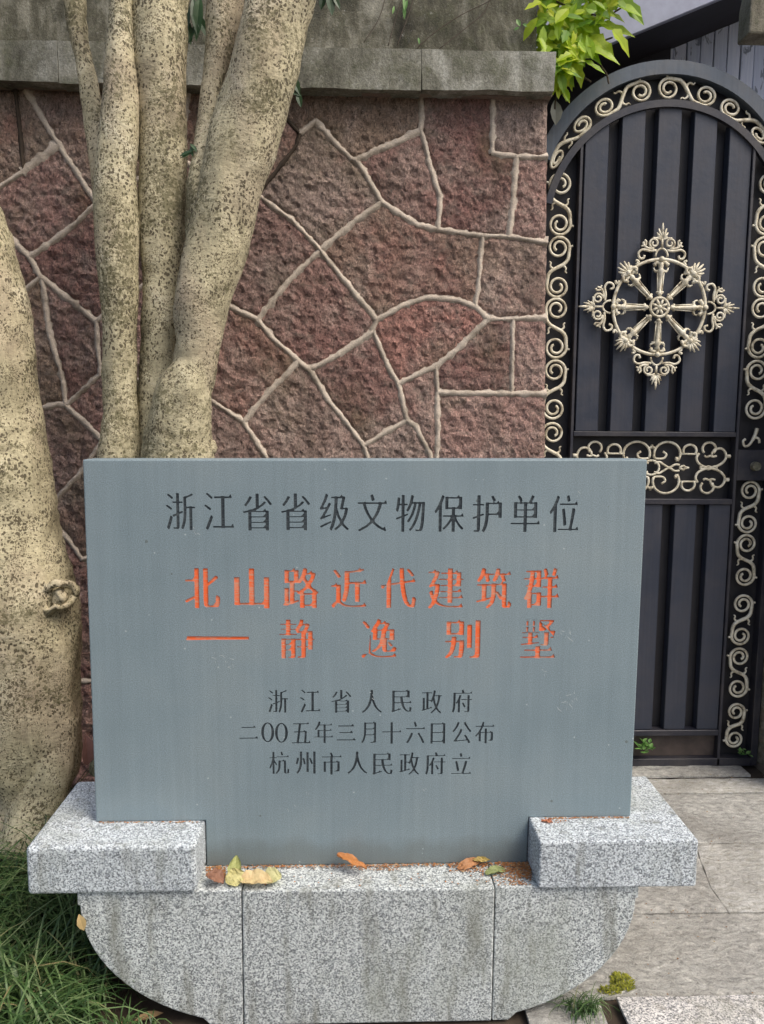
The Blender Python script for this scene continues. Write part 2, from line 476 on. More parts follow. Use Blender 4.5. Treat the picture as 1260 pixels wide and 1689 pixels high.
# character outlines: each a list of closed loops, x and y alternating in 0..999
GLYPHS = {
 "浙": [[440,999,450,995,455,984,457,781,473,775,566,774,576,767,578,756,575,737,566,731,469,730,457,722,456,501,461,494,469,493,534,514,563,516,576,508,580,486,570,474,469,436,456,424,455,103,450,73,441,55,415,33,379,23,336,29,251,33,240,55,242,74,253,77,328,74,343,81,350,95,349,379,343,386,336,386,267,363,242,362,228,372,218,402,227,413,336,448,347,457,350,711,348,722,339,729,231,733,225,741,225,763,229,770,238,774,332,774,346,779,350,792,352,992,364,999],[895,988,909,983,930,962,935,951,930,944,830,906,714,874,704,866,700,851,700,660,703,641,714,635,779,635,808,645,880,645,913,635,989,633,999,623,999,601,992,592,913,590,904,586,900,579,898,11,891,2,873,0,808,0,800,3,795,11,794,512,794,575,789,586,776,590,722,590,704,584,700,449,692,354,678,261,652,166,620,88,578,25,559,22,541,25,504,59,505,70,539,136,559,199,580,280,591,361,596,420,597,888,610,900,668,917,714,921,794,948,877,986],[94,977,115,970,166,940,248,885,248,870,231,846,220,838,206,837,184,844,148,874,50,941,49,955,61,971,72,976],[43,682,112,651,206,594,208,582,191,556,180,550,162,550,144,555,2,645,0,656,14,676,25,681],[166,394,184,389,198,370,220,355,223,335,186,225,114,51,97,20,72,16,61,20,47,37,18,57,14,70,50,151,58,180,141,383,148,392]],
 "江": [[101,999,123,992,181,957,279,888,281,875,263,848,254,839,239,837,221,843,62,960,60,972,74,991,83,998],[906,970,914,960,924,918,938,894,938,867,932,858,707,856,696,853,690,844,689,123,695,112,707,108,895,109,910,118,957,167,968,172,975,162,986,119,999,100,998,65,982,58,707,58,667,46,583,46,554,57,453,58,293,59,284,69,284,96,290,105,301,108,551,108,567,115,569,841,565,852,554,856,344,857,335,867,336,898,351,906,554,907,591,918,674,918,707,906,830,907,845,913,895,966],[43,681,61,676,137,635,223,580,224,565,207,538,195,531,181,531,166,536,3,642,0,654,14,675,25,681],[232,402,243,398,281,360,287,348,286,336,252,267,242,236,145,53,116,6,105,0,87,0,69,7,38,34,32,42,32,53,77,131,87,158,207,387,217,399]],
 "省": [[534,999,546,995,550,980,550,693,553,674,568,674,621,705,719,783,742,785,761,782,790,767,793,755,738,708,663,659,561,609,538,589,463,562,456,553,459,537,478,531,685,532,761,588,772,592,779,584,790,553,798,544,877,541,888,530,888,10,883,3,874,0,782,3,776,14,774,51,761,58,323,59,304,58,297,53,292,10,285,2,187,2,180,21,179,486,172,493,165,494,29,472,15,479,0,505,1,512,10,517,165,542,191,558,251,572,316,577,440,619,444,630,437,663,438,988,442,995,451,999],[761,933,779,927,862,861,994,732,999,722,994,713,949,686,926,687,917,693,855,765,712,899,710,910,719,919,742,931],[248,925,308,910,314,903,310,888,225,769,135,676,112,659,93,656,78,660,48,682,45,693,131,781,182,851,221,917,233,924],[761,501,304,500,297,496,294,486,293,401,297,389,308,384,685,385,772,453,775,490,771,497],[761,357,304,356,297,352,294,342,293,254,297,241,308,236,685,238,772,305,775,346,771,353],[761,210,304,209,297,204,294,195,293,106,297,94,308,89,689,90,772,158,775,198,771,206]],
 "级": [[227,999,238,996,254,981,281,966,289,951,225,808,198,760,176,735,132,665,132,632,143,626,180,629,205,643,245,647,303,746,314,755,332,757,350,752,379,734,386,720,338,639,251,515,239,489,185,430,181,408,187,401,198,401,375,449,386,447,393,438,393,423,386,413,194,352,161,331,114,325,46,296,20,299,9,324,12,342,58,386,103,440,135,493,165,522,192,562,193,584,180,592,140,587,107,571,20,567,9,577,0,606,4,617,50,676,68,705,79,735,125,808,158,878,201,992,209,998],[759,979,781,933,842,928,875,916,880,907,813,650,813,625,821,619,850,618,875,628,929,632,969,605,976,595,945,474,920,408,864,298,824,247,822,210,831,195,879,147,933,104,993,63,999,52,976,20,962,16,940,19,875,58,755,147,573,23,553,14,524,14,499,38,496,52,582,108,647,162,686,203,690,218,689,243,643,317,619,346,585,410,578,415,571,403,547,298,514,195,484,122,422,17,408,1,386,0,334,49,336,63,374,122,410,221,422,245,457,368,483,522,502,716,507,867,495,874,397,876,387,885,387,904,390,913,397,918,495,919,527,930,600,929,629,919,687,920,701,928,748,975],[749,874,636,874,620,867,604,628,620,570,661,460,698,384,748,314,759,313,772,331,815,405,849,504,864,566,861,576,850,581,821,580,795,570,745,570,701,582,695,588,762,849,761,867],[382,258,394,254,401,243,404,225,397,219,71,90,31,82,17,89,10,111,11,126,20,133,357,256]],
 "文": [[501,999,513,995,522,984,580,858,572,846,540,835,522,820,504,814,486,816,476,825,461,876,424,962,429,970,458,980,476,996],[967,845,974,836,985,795,997,777,999,758,995,745,981,740,845,740,830,735,784,614,730,507,687,439,669,421,582,314,576,292,583,267,641,220,755,146,852,99,870,93,881,95,924,128,938,129,960,66,981,48,962,11,949,4,924,6,766,63,694,98,569,179,540,191,501,228,464,196,433,182,328,114,200,51,74,2,57,0,42,1,31,7,14,37,15,48,103,81,160,121,186,118,213,129,304,180,416,262,425,277,424,307,276,499,206,636,195,673,168,734,153,740,10,741,3,746,0,755,4,780,21,785,186,785,211,795,225,796,268,795,300,785,691,785,719,795,737,796,787,795,812,785,888,785,906,791,956,841],[695,740,300,740,284,736,279,725,282,710,328,599,376,510,404,469,440,419,476,386,494,358,504,355,533,393,577,440,647,558,707,710,707,732]],
 "物": [[553,999,578,993,616,970,586,856,582,823,589,807,603,805,628,815,664,816,699,805,753,805,782,815,828,816,874,805,907,815,974,816,992,809,999,793,978,426,960,246,942,143,929,99,910,58,889,35,871,24,810,22,692,23,683,33,678,58,682,67,692,70,742,66,792,69,814,86,832,125,841,161,856,260,871,393,893,731,891,756,882,763,873,760,867,749,839,613,797,474,739,327,686,227,607,120,546,57,521,33,499,30,485,35,461,55,454,69,507,120,576,213,644,334,697,470,736,591,771,745,769,756,760,763,724,764,711,756,670,620,606,470,501,316,457,270,442,262,417,263,388,286,388,301,460,389,514,477,557,569,612,734,613,753,603,763,589,762,549,746,489,632,426,554,414,551,397,554,367,577,361,587,364,598,415,679,449,749,504,911,523,988,532,997],[282,999,292,995,296,984,299,771,310,765,396,763,405,756,407,745,404,727,396,721,310,720,298,712,298,477,310,471,403,496,417,490,423,470,421,461,414,455,310,420,297,407,295,11,289,2,271,0,206,0,198,3,194,11,193,360,189,374,174,376,85,348,46,336,21,335,9,345,5,374,17,384,174,429,191,440,192,701,188,716,174,720,142,718,124,705,82,565,71,547,53,544,39,549,0,587,0,598,23,687,58,925,62,933,71,936,110,932,128,928,148,911,150,896,136,797,136,775,146,765,181,765,190,771,192,782,195,992,206,999]],
 "保": [[829,999,836,990,845,960,853,951,928,949,938,946,941,938,941,622,935,613,921,611,846,611,814,622,708,619,701,603,702,471,712,461,740,459,765,449,889,449,903,455,960,508,970,507,985,460,998,438,998,419,991,411,765,408,753,401,751,379,757,360,786,316,860,223,924,161,995,107,999,95,970,61,949,59,932,66,892,95,836,146,735,265,708,284,702,268,699,7,683,0,597,3,592,18,592,99,591,268,589,279,584,283,562,268,526,224,453,149,386,94,343,65,325,59,308,62,281,95,285,106,361,161,433,228,518,331,542,368,545,386,542,404,531,408,294,410,284,419,287,443,304,449,531,449,556,459,584,462,591,474,591,603,584,620,481,622,446,611,375,611,364,618,362,938,368,947,389,950,453,949,485,939,747,939,765,946,818,995],[272,997,283,995,301,980,329,971,337,960,286,835,252,769,248,754,248,18,244,8,233,4,159,4,145,9,142,173,140,588,134,593,127,588,74,524,49,505,35,505,24,511,0,563,85,673,130,739,219,920,248,986,255,994],[818,901,474,899,468,883,468,677,474,665,492,662,577,663,609,673,687,673,719,663,751,663,765,668,820,721,831,739,832,887,829,897]],
 "护": [[246,999,257,995,261,984,264,770,280,763,379,762,389,755,391,744,388,730,379,723,276,722,264,715,263,490,269,483,276,483,350,503,372,505,385,497,389,471,379,460,276,428,263,416,261,76,257,54,246,32,213,11,169,3,139,10,58,11,48,17,43,32,41,47,47,53,132,55,143,59,150,69,150,372,147,381,136,384,47,359,17,358,6,368,0,397,10,407,136,442,149,453,151,704,147,718,136,722,14,724,4,733,4,752,8,759,17,763,132,763,147,768,151,781,153,992,165,999],[689,984,705,980,734,954,786,870,782,856,741,833,738,811,745,799,808,800,878,857,887,851,898,818,907,809,985,807,998,800,999,397,994,390,985,387,893,389,886,401,885,457,874,467,560,466,550,449,538,324,517,224,488,139,455,73,407,6,394,0,375,3,331,40,325,51,328,62,359,106,391,187,417,276,430,350,439,445,440,796,446,805,461,807,538,807,571,796,695,800,701,814,697,840,627,958,629,966,638,971,667,982],[871,759,752,759,719,749,682,759,571,759,558,755,553,741,553,534,559,512,575,509,793,509,815,515,872,567,884,586,885,744,882,755]],
 "单": [[736,996,751,985,794,969,802,959,725,839,722,822,725,806,736,801,772,800,805,811,884,811,895,809,902,800,902,391,895,382,877,380,805,380,772,391,562,390,555,385,552,376,553,261,559,253,570,251,888,251,903,257,957,307,968,311,975,302,987,261,999,243,998,217,982,210,559,208,552,191,551,14,546,3,530,0,454,0,442,7,439,191,436,205,421,210,327,210,19,210,0,217,0,243,12,250,421,251,434,254,439,265,439,376,432,389,226,391,186,380,113,380,102,387,101,804,106,809,121,811,193,811,226,800,287,801,298,805,302,822,298,842,225,959,226,966,237,973,262,986,280,988,300,981,339,944,363,911,389,859,388,852,371,829,372,811,378,803,425,801,454,811,530,811,562,801,595,801,608,811,654,881,664,911,701,970,711,994,722,999],[776,767,736,767,700,756,671,757,646,767,559,765,552,745,552,630,557,616,693,612,714,618,776,670,789,686,790,756,786,763],[425,767,381,767,345,756,313,757,287,767,215,765,208,745,208,630,214,616,237,612,417,612,434,616,439,630,439,748,436,762],[776,582,559,580,552,564,552,446,555,434,566,428,700,428,725,438,789,501,790,571,786,579],[425,582,229,583,213,579,208,564,208,446,211,434,222,428,417,428,434,431,439,446,439,564,436,578]],
 "位": [[648,999,659,995,665,984,702,856,659,827,626,820,612,822,604,830,570,962,576,972,612,994],[271,988,332,959,336,951,289,830,252,757,246,739,246,14,242,5,231,0,152,0,138,6,135,150,133,567,124,569,68,505,48,494,34,495,25,501,2,544,0,556,73,647,127,728,212,896,245,977,253,986],[921,840,928,830,939,790,953,768,952,746,942,737,375,736,350,737,342,743,340,768,350,779,845,780,860,786,910,836],[795,655,852,644,874,629,880,618,844,420,779,135,778,106,783,98,791,95,892,96,904,102,957,151,967,155,975,146,986,106,998,87,999,65,994,58,985,55,795,55,759,44,705,44,669,55,307,55,295,62,294,84,300,93,310,95,651,95,669,101,689,168,734,391,772,636,778,651],[497,644,508,641,514,633,529,567,558,413,586,219,583,208,562,188,508,172,488,175,481,190,461,355,420,607,424,618,450,638]],
 "北": [[394,999,404,994,408,976,406,7,397,1,384,0,293,0,278,7,276,223,269,238,57,145,19,148,2,181,0,193,8,202,262,306,273,314,276,329,276,647,272,665,255,670,25,670,17,673,13,681,14,711,29,719,210,719,227,725,267,768,275,783,279,993,293,999],[651,995,662,990,665,976,665,669,669,653,682,653,717,677,874,808,905,810,919,806,951,764,943,748,873,696,675,567,666,548,665,109,669,87,679,78,700,72,801,74,864,140,869,151,872,181,878,283,882,310,888,319,936,320,988,287,996,276,999,227,993,121,979,79,964,53,950,38,926,24,686,26,651,19,609,20,582,28,562,41,548,60,537,87,531,121,526,185,527,980,531,991,540,995]],
 "山": [[559,999,570,994,575,980,577,148,594,142,777,142,792,151,840,197,844,219,845,768,850,775,860,779,987,778,997,771,999,756,999,18,995,5,983,0,852,2,845,14,843,81,839,89,828,93,594,93,563,82,531,82,436,82,396,93,178,93,134,82,19,82,4,88,0,107,0,760,5,775,19,779,142,779,153,775,158,768,161,148,182,141,412,144,418,148,420,163,421,988,425,995,436,999]],
 "路": [[634,997,669,988,686,968,677,920,677,887,684,875,729,876,790,929,801,933,808,925,822,889,883,885,925,857,923,839,892,765,886,728,856,677,831,658,796,610,791,596,791,566,797,545,844,504,868,485,897,479,940,452,957,428,993,409,999,401,981,367,957,358,951,345,950,10,945,3,936,0,833,0,821,7,818,40,808,50,627,51,609,45,605,10,595,1,481,2,474,21,473,342,463,349,421,352,389,392,371,404,328,404,319,393,320,191,332,185,403,201,438,202,450,194,453,176,442,162,332,133,314,119,254,100,183,95,168,90,151,75,104,63,16,63,1,73,0,102,30,115,37,128,37,485,44,505,144,508,160,500,162,161,165,150,176,148,184,154,186,165,186,625,176,635,144,626,55,626,40,633,39,942,55,949,144,950,179,939,239,939,314,999,324,993,335,960,343,952,431,947,439,934,439,736,441,721,446,717,472,747,527,842,537,890,576,990,588,997],[293,905,183,905,167,898,165,691,168,679,179,675,200,684,293,685,305,691,307,887,303,901],[777,839,691,839,641,820,635,802,636,765,673,699,705,674,712,673,751,708,790,787,790,828,786,835],[561,691,548,691,488,624,335,625,320,618,320,448,335,442,414,441,435,439,446,419,460,419,481,445,501,459,527,476,549,480,563,488,630,552,634,585,630,610,595,661,574,676],[717,493,669,478,591,419,585,404,590,386,616,372,705,372,808,372,832,386,836,397,835,412,826,423,758,475],[805,334,623,335,609,329,606,312,606,106,609,94,620,88,755,90,770,99,813,139,819,158,819,316,815,330]],
 "近": [[818,999,833,969,839,964,889,968,911,963,932,941,925,930,854,912,836,891,705,890,542,875,520,869,515,860,514,660,520,644,655,641,687,652,787,652,822,642,886,642,900,647,950,698,960,702,968,693,980,648,999,630,999,608,989,598,826,597,810,589,808,166,804,149,790,144,698,144,677,150,673,289,671,589,655,597,524,596,516,589,512,574,499,437,481,344,457,266,418,178,396,147,347,145,334,151,323,174,303,192,303,207,328,266,330,300,360,418,371,504,375,567,376,901,382,910,410,915,535,912,744,941,762,948,808,995],[119,945,134,942,144,933,222,851,271,789,271,778,258,765,233,748,215,745,194,747,185,752,59,912,62,927,84,941],[148,624,169,578,258,574,270,567,273,170,283,152,339,112,386,87,471,64,563,55,662,55,879,68,897,76,946,122,957,121,971,81,994,66,991,40,982,28,872,18,666,15,503,15,403,27,325,51,240,104,194,115,176,112,166,105,80,4,48,0,31,9,5,48,5,62,65,122,128,166,136,177,137,504,133,515,123,519,9,520,0,530,0,552,4,559,13,563,83,567,137,620]],
 "代": [[323,999,334,995,347,981,374,969,379,958,340,872,334,836,294,760,293,633,299,614,516,646,535,656,537,701,527,816,527,973,530,990,540,995,636,995,648,988,661,764,668,686,674,673,684,669,708,672,877,696,891,703,935,747,944,742,954,708,974,693,977,667,963,646,956,642,836,641,695,621,684,617,679,607,682,563,703,428,724,331,755,234,760,199,791,138,824,100,849,85,866,89,880,126,881,175,894,266,904,272,946,271,975,253,997,222,999,208,985,134,981,85,966,48,947,22,932,12,856,7,770,33,726,71,694,85,639,182,601,294,570,432,550,574,543,593,533,598,512,596,351,574,313,575,299,587,296,585,293,559,292,11,286,2,275,0,176,0,161,7,159,555,157,570,152,574],[781,977,798,971,832,941,939,827,939,816,922,800,908,792,887,790,860,796,800,868,729,943,729,958,746,971],[148,572,76,494,59,485,35,485,22,495,0,540,3,551,14,564,24,573]],
 "建": [[674,999,684,995,688,988,689,909,692,901,700,896,739,899,808,956,818,950,829,917,837,908,916,906,926,902,931,887,933,749,945,743,989,741,996,737,999,727,992,715,945,712,933,705,931,567,923,551,815,549,779,560,707,560,692,554,689,455,696,440,826,438,898,494,909,498,917,489,930,448,945,433,948,422,945,412,934,408,696,405,689,388,691,291,707,285,866,285,938,342,949,346,957,336,970,294,987,277,988,265,981,257,970,255,696,252,689,239,688,143,683,135,674,132,559,134,552,146,552,202,551,243,541,254,313,255,301,258,296,269,300,280,309,284,533,285,549,291,552,388,544,405,356,408,346,413,343,422,347,433,356,437,533,437,548,442,552,455,552,541,544,558,364,560,353,566,350,574,354,586,364,589,530,590,546,593,552,608,550,705,533,712,302,713,291,718,289,731,295,740,306,742,530,742,546,746,552,764,552,842,547,857,533,861,371,862,359,868,359,887,374,895,544,897,551,909,552,984,557,995,569,999],[190,978,212,935,281,933,315,913,323,902,285,816,278,783,266,757,244,718,219,697,195,656,191,641,192,615,197,608,219,612,299,611,317,604,330,582,321,515,319,452,293,344,253,228,252,202,258,187,299,152,364,116,439,89,501,77,613,65,869,65,884,71,938,122,949,126,956,117,970,72,991,57,985,31,967,24,544,28,407,46,302,77,208,126,197,119,169,79,143,66,118,37,75,1,31,0,1,31,5,46,51,94,78,131,103,180,101,243,93,258,68,280,62,318,34,388,30,411,75,443,122,442,134,418,137,381,143,360,150,347,160,347,178,399,201,533,199,548,194,553,104,548,78,529,67,527,42,528,30,537,23,556,24,567,83,645,97,671,102,697,118,730,129,747,147,762,162,790,178,828,179,865,175,876,165,880,10,881,2,887,0,906,4,913,13,917,114,919,130,928,179,974],[787,861,707,861,692,856,689,757,692,748,703,743,783,742,797,747,801,761,801,846,797,857],[787,712,707,712,692,707,689,604,692,595,703,590,736,593,796,645,801,660,801,697,797,708]],
 "筑": [[200,999,238,990,260,969,262,958,249,910,250,884,256,874,336,873,367,862,485,862,495,858,501,847,499,836,489,830,367,829,354,825,350,814,351,777,378,695,339,659,318,655,277,658,271,665,256,714,249,762,231,806,221,815,209,806,174,747,152,732,92,658,47,657,19,677,11,688,83,799,110,853,116,891,152,991,165,999],[621,992,652,984,669,964,659,899,660,873,669,863,694,863,718,873,767,873,784,872,805,863,857,863,923,919,933,923,941,914,954,870,970,854,970,836,961,830,808,829,796,825,791,810,793,777,830,710,833,695,784,664,753,660,747,651,751,632,760,623,843,621,853,617,856,610,859,65,871,56,888,66,892,80,893,158,899,167,913,169,951,166,968,141,996,125,999,110,993,69,983,47,951,11,906,10,874,17,846,7,798,6,773,11,756,20,738,39,730,69,725,210,722,221,680,218,662,224,593,323,568,353,558,358,552,350,551,317,538,243,516,176,488,124,468,94,440,81,416,53,366,17,339,0,301,0,288,10,273,36,318,75,367,128,401,195,405,217,398,227,297,205,273,187,207,170,148,169,54,147,16,148,5,155,0,176,5,188,141,221,150,228,152,243,150,554,138,562,23,563,15,569,14,588,17,595,26,599,138,599,169,610,270,610,301,599,412,599,419,602,427,617,440,621,541,621,575,610,655,611,672,617,719,662,725,677,707,721,700,754,672,803,659,816,641,817,629,810,573,706,548,689,530,669,489,668,455,691,447,702,506,810,508,843,524,880,557,984,568,991],[711,573,572,573,557,565,557,421,565,417,614,416,641,390,711,311,718,306,723,310,725,554,721,568],[415,562,301,562,286,554,284,273,286,262,294,256,405,274,415,284,423,369,423,547]],
 "群": [[888,999,912,983,933,975,938,962,904,881,900,848,884,817,871,806,836,805,825,807,811,819,788,830,786,845,816,918,821,958,832,992,846,999],[617,992,631,987,648,962,654,929,687,845,683,833,659,820,652,811,646,789,652,778,666,777,686,786,780,786,815,775,867,776,879,782,933,834,940,835,946,830,958,786,978,764,978,745,973,738,815,734,806,731,802,723,801,569,805,553,818,547,853,551,909,603,919,608,926,599,938,558,954,543,958,529,955,514,947,508,818,507,805,501,801,485,802,327,807,315,815,313,895,314,950,368,961,373,968,364,980,319,997,304,999,282,996,273,985,268,818,268,805,262,801,246,801,18,799,7,791,1,690,0,675,7,673,249,666,266,516,268,500,264,496,249,496,110,495,69,485,60,381,59,350,69,242,69,233,66,229,58,228,14,221,2,117,0,103,6,98,216,93,221,72,210,37,212,13,238,5,257,52,327,81,382,88,426,117,510,115,525,110,531,53,536,48,547,50,562,61,569,110,571,134,587,147,646,155,705,151,712,141,716,9,717,1,723,0,742,4,749,13,753,138,753,155,760,165,786,173,874,169,892,155,896,61,897,54,903,52,922,56,929,65,933,159,933,190,944,280,944,315,933,343,934,370,944,475,942,482,925,484,760,499,755,516,774,575,777,582,786,582,800,573,845,571,878,541,958,579,990],[340,896,304,895,295,885,295,767,297,759,308,754,343,754,352,764,353,881,350,892],[569,734,548,734,530,718,492,715,484,709,482,540,476,525,370,522,339,532,273,531,252,519,246,510,216,415,219,400,242,386,350,386,381,397,485,396,495,385,496,356,497,323,506,313,655,312,666,314,672,323,673,485,669,502,655,507,534,507,526,510,521,518,522,540,530,546,659,548,667,551,672,558,671,727,659,734,634,724,596,724],[340,716,301,714,285,698,267,595,269,576,280,570,304,579,351,628,353,701,350,712],[350,349,245,349,230,341,229,124,232,112,242,107,304,110,362,165,364,334,360,344]],
 "静": [[647,999,665,994,692,969,676,918,676,896,682,888,720,886,747,896,802,896,837,886,863,867,858,844,816,771,811,749,797,720,799,700,806,696,830,705,923,705,937,703,942,698,945,514,954,504,992,501,999,488,992,472,954,469,945,459,944,246,940,229,927,224,827,225,818,235,812,275,799,279,758,277,751,260,751,69,745,47,735,29,706,12,671,4,634,4,609,11,530,13,523,19,518,36,523,50,609,52,621,58,623,265,619,275,609,279,499,280,491,286,490,301,494,308,502,312,606,312,620,317,623,330,623,455,620,465,609,470,468,469,460,462,458,451,458,84,452,47,441,25,420,12,389,4,344,4,320,10,254,14,245,33,251,42,313,41,323,44,329,51,330,191,326,198,316,202,196,202,183,198,179,187,176,7,164,0,75,0,61,2,55,14,54,249,55,495,61,512,161,514,192,504,309,503,344,514,437,514,475,503,613,504,620,508,623,518,623,642,620,656,609,661,578,660,554,650,496,653,490,661,485,692,444,737,333,738,321,734,317,723,317,650,322,635,489,631,498,620,492,604,330,602,309,593,292,591,202,592,171,602,9,603,2,608,0,617,2,626,9,631,175,632,185,637,189,650,189,723,182,736,51,739,43,742,39,749,42,756,51,760,184,764,189,782,189,844,185,858,171,863,33,864,22,870,25,885,37,889,182,891,189,903,189,980,194,995,206,999,306,998,316,988,317,903,323,891,475,889,484,885,488,878,485,868,475,864,323,861,317,844,320,766,333,760,471,760,485,775,492,800,505,822,529,841,552,881,576,933,580,969,589,991,602,999],[720,855,678,854,651,842,618,815,570,742,569,705,574,698,582,695,613,695,634,704,658,708,692,751,711,764,717,775,721,800,733,833,732,848],[812,657,802,659,785,651,761,649,753,642,751,521,758,506,802,504,811,507,816,514,817,642],[317,477,199,477,183,473,179,459,179,378,184,367,192,364,258,365,320,414,329,429,330,459,327,473],[803,470,761,469,752,459,751,327,756,315,765,313,806,313,816,323,816,455,813,465],[317,341,199,342,183,338,179,323,179,238,184,227,192,224,258,226,320,275,329,290,330,327,327,337]],
 "逸": [[493,999,556,969,558,961,548,935,547,916,549,904,557,898,593,901,658,955,668,959,676,951,686,919,693,911,765,899,795,882,800,874,797,863,742,776,741,741,747,729,787,727,812,737,826,738,923,738,935,730,937,484,934,467,919,462,819,462,790,472,744,473,729,471,723,461,723,215,729,196,754,189,822,193,885,249,896,280,905,287,944,285,991,265,999,257,991,212,977,185,962,170,937,160,901,156,833,155,740,155,711,148,668,148,640,153,622,161,608,174,598,193,589,291,579,301,564,296,539,267,486,222,400,172,357,154,328,151,310,155,297,174,296,181,302,189,393,239,448,287,493,346,527,416,528,461,518,472,468,473,435,462,330,465,325,480,324,647,317,656,289,665,261,692,266,704,318,760,331,798,380,866,407,889,435,942,446,991,457,998],[92,946,107,942,135,918,201,847,240,798,239,783,217,764,203,755,181,753,163,754,153,760,90,844,28,912,31,924,56,943],[644,866,514,864,501,836,478,820,448,776,448,745,461,729,554,727,593,743,636,800,656,817,657,855,653,863],[787,696,751,696,733,687,711,684,703,677,684,530,690,517,708,515,740,504,787,504,799,511,801,681,797,692],[554,696,468,696,456,688,454,522,457,509,468,504,521,505,543,517,549,526,568,654,566,688],[246,594,256,589,260,575,260,174,267,151,324,110,378,82,428,66,478,57,579,49,643,49,876,61,891,67,944,115,955,119,962,111,974,75,996,60,992,34,980,23,715,11,521,12,435,20,357,36,296,63,231,103,206,106],[790,416,805,413,824,397,890,329,890,318,873,302,844,295,819,300,744,389,745,401,758,412],[203,105,152,88,73,3,52,0,28,3,0,41,7,60,56,103]],
 "别": [[405,999,412,990,422,960,431,951,519,949,530,945,534,938,532,605,519,599,416,598,379,609,191,609,165,602,51,599,36,605,35,942,51,949,147,949,188,938,328,939,340,945,394,995],[984,975,995,970,999,953,999,96,993,55,973,21,954,10,929,1,718,4,704,14,699,33,701,44,795,51,844,94,855,114,856,964,860,971,870,975],[380,897,188,898,173,892,169,875,170,668,173,656,184,651,328,651,340,657,388,701,394,720,394,879,390,893],[748,864,759,860,763,846,763,277,759,267,748,263,641,262,629,266,623,280,624,853,628,860,637,864],[305,557,316,554,320,546,321,465,328,453,394,451,427,462,527,462,541,458,545,443,545,321,534,173,523,99,508,55,491,29,471,15,449,8,405,8,376,14,272,15,261,18,256,25,254,44,258,52,364,58,381,73,390,103,405,302,407,402,390,410,339,410,324,406,312,387,303,336,282,247,268,210,241,151,210,104,184,89,140,47,77,4,58,0,29,2,8,25,4,40,42,70,84,112,125,172,142,214,146,247,165,317,176,395,172,406,162,410,11,411,2,417,0,432,3,445,14,450,169,452,183,469,188,543,193,554,206,558]],
 "墅": [[506,999,538,984,919,986,941,971,943,955,887,894,816,829,811,813,812,778,832,750,836,718,842,710,852,709,873,718,936,719,984,695,984,679,953,592,950,564],[324,999,349,988,366,987,387,988,408,998],[143,999,167,988,185,987,205,988,226,998],[384,963,349,963,339,951,339,849,344,837,352,834,387,834,397,845,398,948,394,959],[203,963,167,963,158,951,157,849,162,837,171,834,205,834,215,845,216,948,212,959],[786,951,538,952,522,944,520,734,524,713,538,707,653,707,681,718,719,724,723,738,719,757,607,845,601,853,601,861,618,876,650,876,709,846,719,846,744,872,775,886,794,904,799,916,799,940,796,948],[385,813,349,813,339,801,339,699,344,687,352,684,387,684,397,695,398,797,394,809],[204,813,167,813,158,801,157,699,162,687,171,684,205,684,215,695,216,797,212,809],[846,671,817,669,802,651,799,391,794,367,785,351,772,338,754,331,691,324,656,332,586,332,576,335,569,347,568,359,576,366,656,368,669,379,671,651,663,669,534,671,525,667,515,651,503,648,415,648,384,659,345,657,339,647,339,632,339,568,345,556,377,553,394,556,457,612,471,618,479,608,492,563,509,541,506,531,496,526,345,523,339,513,339,497,339,418,345,406,517,415,532,406,527,393,370,374,345,369,324,357,279,352,230,352,205,357,76,344,24,345,17,351,15,363,18,371,27,377,205,392,214,399,216,410,216,505,212,521,198,525,62,526,52,532,50,541,53,549,62,553,209,555,216,572,216,639,212,654,202,659,174,660,143,648,48,648,37,655,35,671],[950,560,931,525,898,521,866,524,845,545,843,556],[552,320,561,316,565,308,566,244,569,235,576,230,789,230,856,290,866,294,874,284,886,241,901,224,905,213,901,199,887,194,573,191,567,181,566,165,566,71,573,54,884,52,901,62,950,112,961,116,968,107,979,63,995,46,999,35,995,17,981,12,576,11,552,0,454,0,412,12,17,12,5,15,0,27,3,45,17,51,422,54,429,63,430,83,429,177,422,191,129,194,117,201,117,221,132,229,419,230,429,241,430,304,436,317]],
 "人": [[531,999,546,993,554,976,547,834,563,737,591,617,646,460,683,392,693,363,733,291,849,159,987,66,999,52,992,37,970,11,935,9,816,80,762,127,710,175,625,276,563,389,503,538,494,541,487,524,432,381,376,280,335,224,285,170,188,81,68,3,49,0,34,4,4,37,0,48,8,59,165,174,292,344,372,542,396,647,415,741,433,991,445,999]],
 "民": [[775,999,783,990,793,960,803,951,885,949,899,941,900,652,893,643,877,641,795,641,759,652,560,650,553,641,553,626,575,477,583,462,619,448,869,448,886,455,943,507,955,507,971,459,986,436,986,414,979,405,622,403,607,398,604,381,637,280,674,214,720,154,771,106,830,76,849,73,866,80,879,99,885,121,898,232,904,241,916,243,932,241,963,223,999,191,998,154,987,110,967,55,947,34,932,24,846,21,767,34,693,70,641,113,591,162,551,225,520,280,481,381,474,389,450,400,427,403,161,401,153,381,153,124,158,106,176,105,294,137,364,197,372,195,384,169,392,165,446,176,466,175,473,165,473,139,462,129,407,112,392,94,329,90,243,67,165,44,141,27,67,1,39,0,18,13,0,54,23,91,32,132,33,938,39,947,63,949,137,949,176,938,689,938,705,944,763,995],[764,897,165,896,155,889,153,878,154,707,161,695,180,693,423,693,470,704,536,704,572,693,697,695,736,724,777,767,779,882,775,892],[417,652,176,652,158,648,153,633,154,462,161,450,192,448,431,448,450,453,454,477,444,537,434,637,428,648]],
